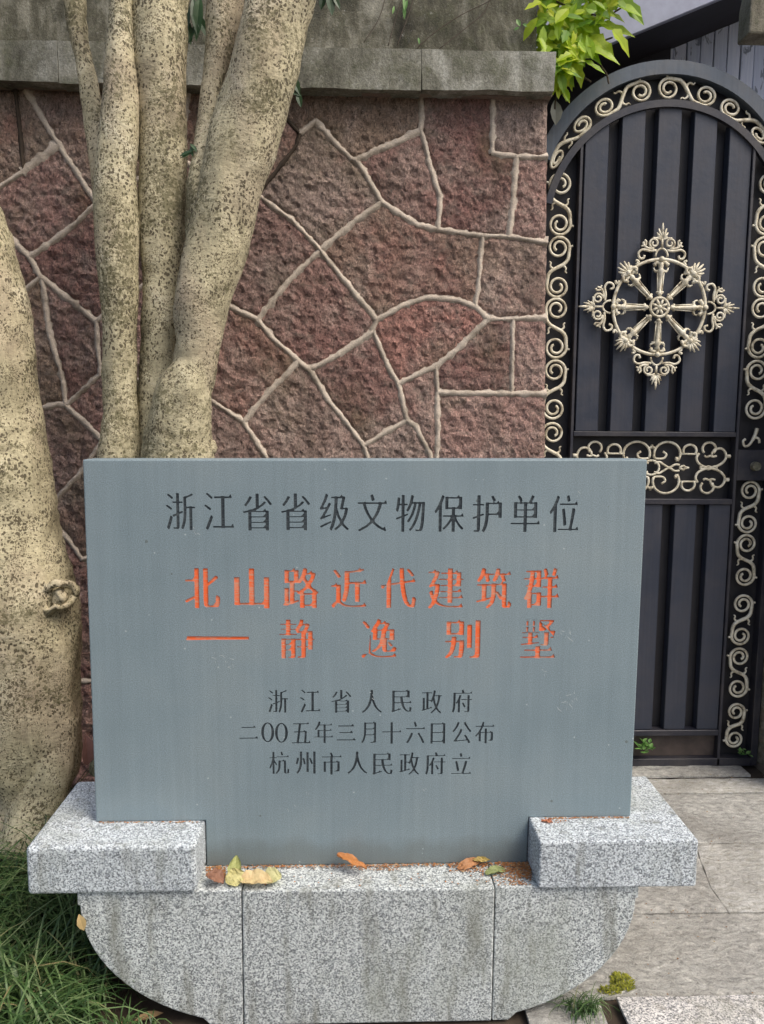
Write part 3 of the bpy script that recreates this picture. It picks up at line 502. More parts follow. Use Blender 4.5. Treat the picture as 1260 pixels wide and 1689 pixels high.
 "政": [[633,999,664,993,701,969,669,814,669,791,675,783,799,781,830,792,894,792,926,781,989,780,998,773,999,751,993,742,936,739,925,729,907,617,877,491,840,384,794,284,788,262,795,236,841,172,897,113,975,54,980,43,954,6,936,3,918,8,827,73,724,171,686,143,622,83,551,31,499,1,481,0,470,6,452,36,453,48,530,102,595,158,641,210,667,251,666,277,623,373,573,529,566,538,559,534,523,478,506,470,492,475,479,491,421,542,354,543,345,540,341,532,343,240,357,235,410,248,470,292,481,295,499,270,522,258,524,232,509,221,357,184,329,167,280,154,227,151,177,140,146,122,107,111,82,107,26,107,7,114,0,140,2,151,45,166,54,180,54,651,61,671,139,673,155,666,157,203,160,195,170,192,223,204,233,214,234,232,232,858,216,866,22,866,11,873,9,899,13,906,22,910,216,910,255,921,326,921,357,910,516,908,523,899,523,880,520,871,513,867,357,866,347,863,341,854,342,591,357,585,467,585,477,589,484,599,545,758,569,840,603,988,611,997],[802,740,682,740,647,727,639,717,637,688,646,640,674,525,702,436,720,391,731,384,757,443,793,569,815,695,816,729,812,736]],
 "府": [[545,999,556,996,563,988,616,868,628,859,887,859,899,865,952,913,963,917,970,909,982,868,994,850,993,825,974,818,599,818,559,807,512,807,480,818,181,816,174,800,174,455,166,314,155,231,138,144,115,71,85,9,73,0,47,2,0,49,31,147,50,249,58,321,62,386,64,861,76,868,152,869,192,858,487,859,497,868,498,890,469,966,509,993],[397,771,455,744,461,734,398,575,397,17,393,7,383,3,298,6,293,20,293,96,292,415,289,421,282,420,242,382,217,376,202,383,184,423,250,510,288,571,368,763,379,770],[858,760,869,756,873,745,876,592,891,586,988,585,997,578,999,560,995,551,988,547,887,546,878,542,874,535,873,82,869,60,858,39,833,19,801,10,776,10,750,17,646,14,630,20,624,51,639,57,739,57,757,64,763,75,765,89,763,539,747,546,451,547,439,553,437,571,442,582,455,586,757,588,765,604,767,752,779,760],[559,434,574,430,584,419,680,259,679,249,671,242,624,224,606,226,598,234,504,404,504,412,512,419,541,431]],
 "五": [[890,999,898,989,909,943,923,918,922,893,912,882,519,881,502,876,495,851,462,581,465,572,475,566,617,566,632,575,679,629,690,633,712,585,781,581,803,571,811,561,814,544,778,116,780,74,796,67,898,69,956,130,967,135,974,124,985,79,999,54,996,18,981,13,792,12,756,0,683,0,661,11,643,12,403,12,370,0,304,0,272,12,217,12,13,13,5,16,0,24,0,54,4,62,13,66,250,67,261,69,268,77,322,411,333,486,332,506,315,515,137,516,128,527,127,552,133,562,144,565,323,566,343,581,351,615,380,868,374,879,363,881,82,881,74,885,69,893,72,924,90,931,366,931,403,943,472,943,505,931,814,931,828,938,879,994],[680,515,475,515,465,511,452,498,386,95,387,74,399,67,643,67,659,74,668,133,694,452,693,502,689,511]],
 "年": [[274,999,303,992,338,966,311,889,311,863,316,856,324,853,482,853,514,864,585,864,628,853,843,853,859,860,911,911,918,913,924,907,936,863,950,841,950,820,943,811,628,809,613,801,611,622,618,606,818,605,830,611,882,660,893,664,900,655,926,585,923,571,911,564,632,564,616,560,611,541,611,322,616,311,628,308,893,308,907,313,958,363,968,368,976,358,986,318,999,300,998,270,979,264,628,263,616,259,611,248,608,7,596,0,521,0,507,2,500,14,500,245,492,261,303,263,271,253,199,253,163,263,17,264,2,270,0,296,10,306,160,308,176,314,178,596,185,612,271,615,303,604,478,604,492,606,499,615,500,794,495,805,482,809,324,809,299,799,267,795,228,738,210,721,153,646,106,595,92,590,74,591,32,626,34,637,100,713,163,809,188,856,244,992,253,998],[486,563,303,564,289,558,285,541,285,325,289,313,299,308,482,308,496,312,500,329,500,545,496,559]],
 "月": [[864,999,889,952,986,948,994,944,999,933,999,92,995,66,981,40,952,16,906,3,831,7,650,3,637,6,629,17,619,44,625,53,780,54,864,123,869,141,869,329,866,344,860,350,381,352,322,351,293,334,250,216,209,138,165,77,87,8,70,0,41,1,0,40,3,55,53,104,118,201,157,310,177,400,192,524,192,926,196,943,213,948,297,949,343,937,776,938,793,943,852,995],[852,892,331,890,323,873,323,686,326,673,339,668,768,667,789,671,858,731,868,746,868,877,864,887],[852,622,331,620,323,607,310,427,313,404,326,397,763,397,788,400,856,459,868,475,868,607,864,617]],
 "十": [[542,999,553,995,557,981,557,598,563,580,578,577,891,577,905,583,956,633,966,637,974,628,984,587,997,569,999,551,997,536,984,529,578,529,560,523,557,507,557,14,549,2,517,0,449,1,442,6,439,14,438,507,434,524,416,529,14,529,2,536,0,558,5,573,18,577,416,577,433,580,438,598,439,988,443,995,452,999]],
 "六": [[483,999,495,995,505,980,534,920,583,796,577,787,548,773,528,755,505,748,490,749,480,758,441,867,403,958,408,969,439,982,454,995],[967,757,974,747,984,709,999,687,999,657,994,649,985,646,35,646,10,647,2,653,0,687,4,694,13,698,890,699,908,705,956,752],[294,492,312,486,330,471,366,458,372,450,370,439,323,349,312,315,202,134,155,69,104,13,90,4,72,4,57,10,17,40,12,48,13,55,112,187,129,225,233,405,269,480,279,490],[690,488,708,480,792,357,830,311,914,183,937,134,980,63,983,52,978,44,916,0,894,1,884,10,765,228,623,450,622,458,628,466,668,485]],
 "日": [[838,999,867,951,984,947,994,943,999,932,996,14,975,7,853,10,844,22,842,75,837,83,823,87,179,87,160,85,153,79,150,14,140,2,18,0,4,6,0,14,2,940,18,947,121,948,175,937,736,937,755,943,823,995],[824,887,160,884,151,868,151,563,154,548,170,541,726,540,755,547,833,607,843,624,843,868,838,882],[824,494,160,492,151,475,151,155,154,140,170,133,726,133,755,139,833,200,843,216,843,475,838,490]],
 "公": [[678,999,689,996,697,988,734,908,843,749,904,676,999,579,997,563,960,524,945,519,926,522,824,628,704,784,682,805,609,935,602,950,604,961,651,983,667,997],[305,988,316,985,335,970,369,960,376,950,320,823,243,700,218,678,132,573,80,526,68,519,49,519,38,525,3,556,0,569,92,666,152,745,198,817,208,847,273,980,282,987],[456,677,471,673,491,654,530,635,535,628,533,616,489,541,471,499,392,376,249,196,245,177,249,157,260,152,324,155,716,178,731,182,738,196,735,223,630,370,630,378,640,385,672,401,693,405,712,399,753,350,778,329,806,291,824,257,855,215,874,198,900,160,910,135,959,52,953,42,889,0,874,1,862,10,829,79,802,120,727,132,282,101,252,96,226,84,181,79,151,84,105,79,91,86,77,124,78,135,124,180,152,215,168,245,233,321,329,469,340,499,430,666,441,676]],
 "布": [[409,999,434,993,449,982,472,973,477,966,443,859,443,830,453,820,890,820,905,825,956,875,967,880,974,870,985,830,998,811,999,786,992,777,978,775,460,775,412,763,400,753,328,622,292,575,289,558,296,544,314,536,493,538,500,554,502,690,515,698,587,698,606,696,613,687,614,554,620,539,752,538,821,597,830,591,841,558,850,549,927,547,938,542,942,525,942,201,930,154,905,130,861,118,839,118,814,124,697,125,682,132,677,146,679,157,752,165,811,216,826,234,829,473,824,492,810,496,635,496,620,493,615,488,613,21,611,7,606,2,515,0,506,3,501,10,500,477,498,488,489,495,318,496,299,490,296,473,295,113,288,105,277,103,204,103,190,108,187,124,187,415,183,432,172,430,92,359,59,336,37,334,22,339,4,364,0,378,7,389,53,426,115,488,175,562,192,595,270,712,280,745,281,764,274,773,263,775,22,775,10,782,9,808,13,815,22,819,266,819,318,833,339,878,378,992,387,998]],
 "杭": [[630,999,642,995,651,984,703,860,697,850,668,838,651,824,633,821,619,823,611,831,600,871,562,962,566,970,598,983,612,996],[246,992,256,988,260,977,263,755,278,748,366,747,374,740,372,714,366,706,278,704,265,700,261,685,262,631,385,452,391,437,362,393,352,388,334,388,324,397,274,486,267,492,263,488,261,21,257,5,246,0,183,0,165,6,162,124,162,390,158,418,151,414,88,292,56,245,39,241,24,245,0,295,49,383,99,496,143,641,151,693,147,700,137,704,17,705,8,714,8,733,12,744,21,747,137,748,155,757,162,776,164,984,176,992],[946,844,952,838,965,795,978,773,977,755,968,745,408,744,377,747,379,776,390,784,873,785,884,791,936,840],[728,654,750,609,827,605,837,594,838,105,845,65,855,57,880,55,893,62,900,73,908,113,908,229,913,244,936,246,978,220,993,204,999,189,987,62,975,36,957,19,932,11,851,14,830,5,813,4,777,13,750,32,737,65,732,113,732,536,728,550,718,554,580,554,566,549,563,393,549,273,526,193,496,131,464,87,366,3,352,0,337,3,309,40,314,51,352,84,394,138,428,207,446,280,454,339,461,600,475,605,545,605,577,595,654,595,666,601,718,650]],
 "州": [[983,999,995,994,999,976,999,14,995,5,983,0,896,0,883,7,881,22,881,984,886,995,896,999],[313,995,324,991,328,976,328,552,316,423,292,306,251,192,185,83,152,57,103,3,76,0,59,11,37,37,34,52,90,120,138,204,178,321,201,431,214,613,215,984,219,991,229,995],[640,969,652,964,656,946,656,79,652,69,644,65,560,64,545,70,542,86,542,953,547,965,556,969],[111,734,140,726,171,705,177,688,146,563,124,503,91,435,81,423,69,420,47,423,4,450,0,461,40,556,83,723,91,732],[732,715,755,706,774,681,820,594,863,480,858,465,804,428,781,429,771,439,719,586,672,681,672,688,682,698,713,713],[412,715,431,706,452,658,474,598,509,469,503,454,484,443,468,427,442,417,423,417,412,427,379,567,344,673,348,685,374,697,389,711]],
 "市": [[485,999,503,991,528,951,550,911,573,852,577,827,585,821,895,821,909,829,956,876,967,880,974,871,985,830,999,805,997,783,985,776,575,776,557,770,553,611,560,592,715,590,727,596,783,649,792,644,808,603,891,600,904,593,906,234,901,190,895,173,877,153,855,141,808,132,780,139,642,142,631,168,633,179,720,186,769,228,789,252,790,534,783,543,772,545,567,545,557,540,553,527,553,197,551,7,531,0,456,0,442,6,438,22,436,538,420,545,229,545,219,540,215,527,214,135,208,126,197,125,122,125,107,130,104,150,106,593,118,600,190,600,233,589,431,591,438,607,437,765,431,774,420,776,17,776,5,779,0,790,2,812,14,819,434,823,458,834,462,849,454,878,415,966,421,973,451,984,467,997]],
 "立": [[499,999,512,995,520,983,559,846,553,836,531,827,513,811,480,804,466,806,457,815,422,961,462,991],[923,825,931,815,942,773,956,750,954,723,942,716,81,716,56,717,48,723,47,754,63,762,847,762,862,768,913,820],[713,627,764,617,796,599,800,585,768,455,732,333,650,95,650,65,669,57,894,58,909,67,956,116,967,120,974,111,985,68,998,49,999,22,992,14,982,12,666,11,629,0,575,0,549,11,510,11,16,12,0,19,0,49,5,55,19,57,506,57,525,61,533,72,557,134,605,291,649,447,691,616,698,625],[292,628,303,624,310,614,335,524,385,313,407,183,404,171,379,150,324,135,306,136,299,149,273,298,210,585,213,597,244,617]],
}

# ================================================================== the setting
YW = 1.12          # face of the stone wall
YG = 1.34          # plane of the gate
g = MB()
g.add([(-60, -40, GZ - 0.02), (60, -40, GZ - 0.02), (60, 80, GZ - 0.02), (-60, 80, GZ - 0.02)], [(0, 1, 2, 3)])
tag(link('ground', g.mesh(), M_SOIL), kind='structure')

def polymesh(poly, to3, thick, step=0.0115, amp=0.009, edge=0.009, seed=0.0, bulge=0.002, jit=0.0, nscale=34):
    """poly: 2D points in a plane; to3(u, v, h) puts them in the world with h the height above the plane"""
    P = []
    n = len(poly)
    for i in range(n):
        a, b = Vector(poly[i]), Vector(poly[(i + 1) % n])
        L = (b - a).length
        if L < 1e-4: continue
        k = max(1, int(L / (step * 1.3)))
        for j in range(k):
            q = a.lerp(b, j / k)
            if jit and j: 
                dn = Vector((-(b - a).y, (b - a).x)).normalized()
                q += dn * nz(q.x, q.y, seed, 25, 2) * jit
            P.append(q)
    nb = len(P)
    x0, x1 = min(p.x for p in P), max(p.x for p in P)
    y0, y1 = min(p.y for p in P), max(p.y for p in P)
    def inside(q):
        c = False
        for i in range(n):
            a, b = poly[i], poly[(i + 1) % n]
            if (a[1] > q[1]) != (b[1] > q[1]) and q[0] < (b[0] - a[0]) * (q[1] - a[1]) / (b[1] - a[1]) + a[0]: c = not c
        return c
    def dist(q):
        m = 9.0
        for i in range(n):
            ax, ay = poly[i]; bx, by = poly[(i + 1) % n]
            dx, dy = bx - ax, by - ay
            L2 = dx * dx + dy * dy
            if L2 < 1e-10: continue
            t = max(0, min(1, ((q[0] - ax) * dx + (q[1] - ay) * dy) / L2))
            m = min(m, math.hypot(q[0] - ax - dx * t, q[1] - ay - dy * t))
        return m
    D = [0.0] * nb
    v = y0 + step * 0.5; row = 0
    while v < y1:
        u = x0 + step * (0.5 + 0.5 * (row % 2))
        while u < x1:
            q = (u + random.uniform(-.25, .25) * step, v + random.uniform(-.25, .25) * step)
            if inside(q):
                d = dist(q)
                if d > step * 0.5: P.append(Vector(q)); D.append(d)
            u += step
        v += step * 0.87; row += 1
    r = delaunay_2d_cdt(P, [(i, (i + 1) % nb) for i in range(nb)], [], 1, 1e-6)
    vs, fs, orig = r[0], r[2], r[3]
    V = []
    for i, p in enumerate(vs):
        o = orig[i][0] if orig[i] else 0
        d = D[o] if o < len(D) else 0.0
        k = min(1.0, d / 0.03)
        s = math.sin(k * math.pi / 2)
        h = -edge * (1 - s) + bulge * s + amp * (nz(p.x, p.y, seed, nscale, 4) * (0.35 + 0.65 * s) + 0.5 * abs(nz(p.x, p.y, seed + 9, nscale * 2.5, 3)))
        V.append(tuple(to3(p.x, p.y, h)))
    m = MB(); m.add(V, [tuple(f) for f in fs])
    # skirt
    k0 = len(m.v)
    bidx = []
    for i in range(nb):
        for j, og in enumerate(orig):
            if i in og: bidx.append(j); break
    m.v += [tuple(to3(vs[j][0], vs[j][1], -thick)) for j in bidx]
    L = len(bidx)
    for i in range(L): m.f.append((bidx[i], k0 + i, k0 + (i + 1) % L, bidx[(i + 1) % L]))
    return fixn(m.mesh())

# ------------------------------------------------------------------ stone wall
STONES = [
 [(440,148),(695,148),(694,215),(588,264),(579,262),(520,200),(495,219),(462,186)],
 [(695,148),(813,148),(812,252),(852,258),(846,330),(840,390),(796,388),(722,378),(726,326),(707,264),(694,215)],
 [(813,148),(904,148),(902,259),(852,258),(812,252)],
 [(852,258),(902,259),(902,400),(840,390),(846,330)],
 [(588,264),(694,215),(707,264),(726,326),(722,378),(689,371),(629,333),(606,292)],
 [(520,200),(579,262),(588,264),(606,292),(629,333),(578,372),(528,412),(482,363),(425,322),(489,239),(495,219)],
 [(629,333),(689,371),(722,378),(796,388),(790,450),(784,506),(754,495),(708,490),(662,504),(621,527),(565,460),(528,412),(578,372)],
 [(796,388),(840,390),(902,400),(900,525),(846,525),(805,525),(784,506),(790,450)],
 [(528,412),(565,460),(621,527),(612,550),(560,584),(510,610),(492,596),(446,555),(425,526),(475,465)],
 [(621,527),(662,504),(708,490),(754,495),(784,506),(805,525),(759,573),(720,603),(708,608),(657,633),(639,601),(616,548),(612,550)],
 [(805,525),(846,525),(844,649),(722,648),(720,603),(759,573)],
 [(846,525),(900,525),(900,651),(844,649)],
 [(722,648),(844,649),(900,651),(899,900),(721,900),(721,860),(721,790)],
 [(657,633),(708,608),(720,603),(722,648),(721,790),(708,748),(685,702),(671,693),(664,660)],
 [(510,610),(560,584),(612,550),(616,548),(639,601),(657,633),(664,660),(671,693),(600,735),(542,661)],
 [(671,693),(685,702),(708,748),(721,790),(721,860),(640,860),(600,735)],
 [(402,695),(445,645),(492,596),(510,610),(542,661),(600,735),(640,860),(500,870),(434,746)],
 [(340,490),(374,502),(425,526),(446,555),(492,596),(445,645),(402,695),(377,679),(342,658),(320,640)],
 [(425,322),(482,363),(528,412),(475,465),(425,526),(374,502),(340,490),(300,420),(380,330)],
 [(462,186),(495,219),(489,239),(425,322),(380,330),(300,260),(310,148),(440,148)],
 [(300,670),(342,658),(377,679),(402,695),(434,746),(500,870),(420,900),(280,880)],
 [(-150,148),(25,148),(38,283),(0,307),(-150,380)],
 [(25,148),(44,148),(70,196),(96,238),(38,283)],
 [(44,148),(310,148),(300,260),(160,335),(123,280),(96,238),(70,196)],
 [(96,238),(123,280),(160,335),(105,385),(48,424),(0,376),(-150,380),(0,307),(38,283)],
 [(-150,380),(0,376),(48,424),(67,457),(29,488),(-150,580)],
 [(48,424),(105,385),(160,335),(300,260),(380,330),(300,420),(158,530),(67,457)],
 [(67,457),(158,530),(165,618),(108,668),(104,630),(83,553),(69,465)],
 [(29,488),(67,457),(69,465),(83,553),(104,630),(108,668),(96,666),(63,674),(-150,720),(-150,580)],
 [(158,530),(300,420),(340,490),(320,640),(165,618)],
 [(108,668),(165,618),(320,640),(342,658),(300,670),(169,726)],
 [(-150,720),(63,674),(96,666),(108,668),(169,726),(132,780),(75,840),(-150,900)],
 [(169,726),(300,670),(280,880),(135,922),(75,840),(132,780)],
 [(-150,900),(75,840),(135,922),(280,880),(260,1120),(-150,1130)],
 [(280,880),(420,900),(500,870),(520,1110),(260,1120)],
 [(500,870),(640,860),(721,860),(721,900),(730,1120),(520,1110)],
 [(721,900),(899,900),(898,1110),(730,1120)],
 [(-150,1130),(260,1120),(255,1300),(-150,1300)], [(260,1120),(520,1110),(540,1300),(255,1300)],
 [(520,1110),(730,1120),(740,1300),(540,1300)], [(730,1120),(898,1110),(898,1300),(740,1300)],
]
DARKJ = {frozenset(((495,219),(489,239))), frozenset(((489,239),(425,322))), frozenset(((462,186),(495,219))), frozenset(((25,148),(38,283)))}
xl = at(-150, 700, YW).x; xr = at(901, 400, YW).x
ztop = at(630, 148, YW).z
wall = root('stone_wall', ((xl + xr) / 2, YW, 0), 'garden wall of irregular reddish brown stones with raised pale mortar joints behind the sign', 'wall')
b = MB(); b.box(xl - 2.5, xr - 0.012, YW + 0.02, YW + 0.36, GZ - 0.02, ztop + 0.03)
link('wall_core', b.mesh(), M_BACK, wall)
def clampw(p):
    q = at(p[0], p[1], YW)
    return (q.x, max(GZ, q.z))
for i, S in enumerate(STONES):
    poly = [clampw(p) for p in S]
    if all(abs(poly[k][1] - poly[0][1]) < 1e-3 for k in range(len(poly))): continue
    me = polymesh(poly, lambda u, v, h: (u, YW - h, v), 0.03, seed=i * 3.7, jit=0.004)
    link('stone', me, M_STONE, wall, smooth=False)
# a couple of courses further left, out of the frame
for k in range(4):
    for r in range(3):
        x0 = xl - 0.62 * (k + 1); z0 = GZ + (ztop - GZ) * r / 3
        me = polymesh([(x0, z0), (x0 + 0.62, z0 + 0.02), (x0 + 0.62, z0 + (ztop - GZ) / 3 + 0.02 * (r < 2)), (x0, z0 + (ztop - GZ) / 3)], lambda u, v, h: (u, YW - h, v), 0.03, step=0.03, seed=k * 5 + r)
        link('stone', me, M_STONE, wall)
# raised mortar beads
edges = set()
for S in STONES:
    for k in range(len(S)):
        a, c = S[k], S[(k + 1) % len(S)]
        e = frozenset((a, c))
        if e in edges or e in DARKJ or len(e) < 2: continue
        if a[1] == 148 and c[1] == 148: continue
        if a[0] in (904, 902, 900, 899, 898) and c[0] in (904, 902, 900, 899, 898) or (a[0] == -150 and c[0] == -150): continue
        if a[1] >= 1300 and c[1] >= 1300: continue
        edges.add(e)
m = MB()
def bead(P, w):
    """flat raised ribbon along P (points in the wall plane)"""
    n = len(P); vs = []
    for i, p in enumerate(P):
        t = (P[min(i + 1, n - 1)] - P[max(i - 1, 0)]).normalized()
        nn = Vector((-t.y, t.x))
        ww = w * (1 + 0.4 * nz(p.x, p.y, 3.3, 30, 4)) 
        off = nn * nz(p.x, p.y, 8.1, 9, 2) * 0.004
        sa = 1.9 + 1.5 * abs(nz(p.x, p.y, 5.7, 13, 4)) * 2; sb = 1.9 + 1.5 * abs(nz(p.x, p.y, 9.2, 13, 4)) * 2
        for u, h in ((-sa, -0.0085), (-1.25, -0.0015), (-0.8, 0.0042), (0.0, 0.0062), (0.8, 0.0042), (1.25, -0.0015), (sb, -0.0085)):
            q = p + off + nn * ww * u
            hh = h + 0.0045 * nz(q.x, q.y, 1.0, 75, 3)
            vs.append((q.x, YW - hh, q.y))
    fs = []
    for i in range(n - 1):
        for k in range(6): fs.append((i * 7 + k, i * 7 + k + 1, (i + 1) * 7 + k + 1, (i + 1) * 7 + k))
    m.add(vs, fs)
for e in sorted(edges, key=lambda e: sorted(e)):
    a, c = sorted(e)
    A, Cc = Vector(clampw(a)), Vector(clampw(c))
    L = (Cc - A).length
    if L < 0.004: continue
    d = (Cc - A) / L
    n = max(2, int(L / 0.009))
    px = (a[0] + c[0]) / 2
    w = 0.0080 * random.uniform(0.8, 1.2)
    if (96, 238) in e and (0, 307) in e or (38, 283) in e and (96, 238) in e: w = 0.014
    if (A - Cc).length == 0: continue
    bead([A + d * (-0.004 + (L + 0.008) * k / n) for k in range(n + 1)], w)
tag(link('mortar_joint', fixn(m.mesh()), M_MORT, wall, smooth=True), kind='stuff')
m = MB()
for e in DARKJ:
    a, c = sorted(e); A, Cc = Vector(clampw(a)), Vector(clampw(c)); n = 8
    bead([A.lerp(Cc, k / n) for k in range(n + 1)], 0.005)
tag(link('dark_joint', fixn(m.mesh()), M_SOIL, wall, smooth=True), kind='stuff')

# coping and the rendered parapet above it
def rough_box(x0, x1, y0, y1, z0, z1, step, amp, seed):
    bm = bmesh.new()
    nx, ny, nzz = max(1, int((x1 - x0) / step)), max(1, int((y1 - y0) / step)), max(1, int((z1 - z0) / step))
    bmesh.ops.create_cube(bm, size=1.0)
    me = bpy.data.meshes.new('m')
    bmm = MB()
    def grid(f, a, bb):
        vs = [f(i / a, j / bb) for j in range(bb + 1) for i in range(a + 1)]
        fs = [(j * (a + 1) + i, j * (a + 1) + i + 1, (j + 1) * (a + 1) + i + 1, (j + 1) * (a + 1) + i) for j in range(bb) for i in range(a)]
        bmm.add(vs, fs)
    X, Y, Z = x1 - x0, y1 - y0, z1 - z0
    grid(lambda s, t: (x0 + X * s, y0, z0 + Z * t), nx, nzz)
    grid(lambda s, t: (x0 + X * s, y1, z0 + Z * t), nx, nzz)
    grid(lambda s, t: (x0 + X * s, y0 + Y * t, z1), nx, ny)
    grid(lambda s, t: (x0 + X * s, y0 + Y * t, z0), nx, ny)
    grid(lambda s, t: (x0, y0 + Y * s, z0 + Z * t), ny, nzz)
    grid(lambda s, t: (x1, y0 + Y * s, z0 + Z * t), ny, nzz)
    bm.free()
    me = bmm.mesh()
    bm = bmesh.new(); bm.from_mesh(me)
    bmesh.ops.remove_doubles(bm, verts=bm.verts, dist=1e-5)
    bmesh.ops.recalc_face_normals(bm, faces=bm.faces)
    for v in bm.verts:
        c = v.co
        v.co = c + Vector((nz(c.x, c.y, c.z + seed, 8, 4), nz(c.x + 7, c.y, c.z + seed, 8, 4), nz(c.x, c.y + 7, c.z + seed, 8, 4))) * amp
        e = sum((abs(c.x - x0) < 1e-4 or abs(c.x - x1) < 1e-4, abs(c.y - y0) < 1e-4 or abs(c.y - y1) < 1e-4, abs(c.z - z0) < 1e-4 or abs(c.z - z1) < 1e-4))
        if e >= 2: v.co += (Vector(((x0 + x1) / 2, (y0 + y1) / 2, (z0 + z1) / 2)) - c).normalized() * 0.004 * (1 + nz(c.x, c.y, c.z, 20, 2))
    bm.to_mesh(me); bm.free()
    return me
YC = YW - 0.075
zc0 = at(600, 145, YC).z; zc1 = at(600, 79, YC).z
cx1 = at(915, 120, YC).x
jx = at(695, 110, YC).x
link('coping', rough_box(jx + 0.0015, cx1, YC, YW + 0.42, zc0, zc1, 0.02, 0.004, 2.0), M_CEM, wall)
link('coping', rough_box(jx - 1.3, jx - 0.0015, YC + 0.003, YW + 0.42, zc0 - 0.002, zc1 + 0.001, 0.02, 0.004, 5.0), M_CEM, wall)
link('coping', rough_box(jx - 3.8, jx - 1.303, YC, YW + 0.42, zc0, zc1, 0.04, 0.004, 5.0), M_CEM, wall)
zb = ztop + 0.012
link('coping_bed', rough_box(xl - 2.4, at(911, 150, YW - 0.03).x, YW - 0.034, YW + 0.38, zb - 0.022, zc0 - 0.001, 0.03, 0.005, 9.0), m_mortar('brown_bed', (0.20, 0.15, 0.12)), wall)
YP = YW + 0.045
px1 = at(886, 40, YP).x
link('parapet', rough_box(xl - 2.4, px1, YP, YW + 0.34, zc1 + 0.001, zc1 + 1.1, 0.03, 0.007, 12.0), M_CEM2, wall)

# ------------------------------------------------------------------ paving
pav = bpy.data.objects.new('pavement', None); COL.objects.link(pav); pav['kind'] = 'structure'
pb = MB(); x0 = gnd(955, 1600).x
pb.box(x0 + 0.02, 4.0, -3.2, YG + 0.3, GZ - 0.019, GZ - 0.016)
bed = link('paving_bed', pb.mesh(), M_SOIL, pav)
def slab(pts, mat=M_PAVE, z=0.0, amp=0.005, step=0.02, gap=0.012):
    c = Vector((sum(p[0] for p in pts) / len(pts), sum(p[1] for p in pts) / len(pts)))
    P = []
    for p in pts:
        q = Vector(p)
        P.append((q.x + math.copysign(gap, c.x - q.x) * 0.5, q.y + math.copysign(gap, c.y - q.y) * 0.5))
    me = polymesh(P, lambda u, v, h: (u, v, GZ + z + h), 0.012, step=step, amp=amp, edge=0.003, bulge=0.0, seed=z * 50 + c.x, jit=0.003, nscale=9)
    return link('paving_slab', me, mat, pav)
def G(px, py): q = gnd(px, py); return (q.x, q.y)
XR = 2.3
y1262, y1280, y1307, y1390, y1503, y1645 = [gnd(1200, v).y for v in (1260, 1282, 1308, 1391, 1504, 1646)]
xa = gnd(1045, 1400).x
slab([(0.62, y1280), (1.72, y1280 + 0.006), (1.72, YG + 0.06), (0.62, YG + 0.06)], z=0.006)
slab([(0.55, y1307), (1.16, y1307), (1.16, y1280), (0.55, y1280)])
slab([(1.16, y1307), (XR, y1307 + 0.01), (XR, y1280), (1.16, y1280)])
slab([(0.5, y1390), (XR - .3, y1390), (XR - .3, y1307), (0.5, y1307)])
ck0, ck1, ck2 = G(1145, 1391), G(1172, 1462), G(1202, 1504)
slab([(0.5, y1503), ck2, ck1, ck0, (0.5, y1390)], gap=0.003)
slab([ck2, (XR, y1503), (XR, y1390), ck0, ck1], gap=0.003)
slab([G(1000, 1646), (XR - .2, y1645), (XR - .2, y1503), (0.30, y1503), (0.30, G(980, 1640)[1])])
q0, q1 = G(1012, 1647), G(1036, 1700)
slab([q0, (1.45, y1645), (1.45, q1[1] - 0.5), (q1[0] + 0.02, q1[1] - 0.5), q1], M_GRANP, 0.012, amp=0.001)
slab([(1.46, y1645), (2.6, y1645), (2.6, q1[1] - 0.5), (1.46, q1[1] - 0.5)], M_GRANP, 0.012, amp=0.001, step=0.05)
s0 = G(985, 1632)
slab([G(860, 1655), G(985, 1632), G(1006, 1690), (G(1006, 1690)[0], q1[1] - 0.3), (G(860, 1655)[0], q1[1] - 0.3)], M_PAVE, 0.004)
for k in range(4):
    for r in range(3):
        xx = 0.5 + 0.75 * k; yy = q1[1] - 0.5 - 0.5 * r
        slab([(xx, yy - 0.5), (xx + .75, yy - 0.5), (xx + .75, yy), (xx, yy)], M_PAVE, step=0.06)

# ------------------------------------------------------------------ house behind the gate
YF = YG + 0.42
YH = YF + 0.50
hx0 = at(1040, 100, YH).x; hx1 = at(1420, 100, YH).x
house = root('house', ((hx0 + hx1) / 2, YH, 0), 'dark eaved house with peeling blue grey plank wall beyond the arched gate', 'house')
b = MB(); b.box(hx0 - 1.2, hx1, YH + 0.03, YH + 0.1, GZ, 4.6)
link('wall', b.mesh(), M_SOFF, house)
pl = 0.071
k = 0
x = at(1112, 60, YH).x - 3 * pl
while x < hx1:
    b = MB(); b.box(x + 0.002, x + pl - 0.002, YH + random.uniform(0, 0.006), YH + 0.028, 1.2, 4.5)
    link('plank', bevel(b.mesh(), 0.003, 1), M_PLANK, house)
    x += pl; k += 1
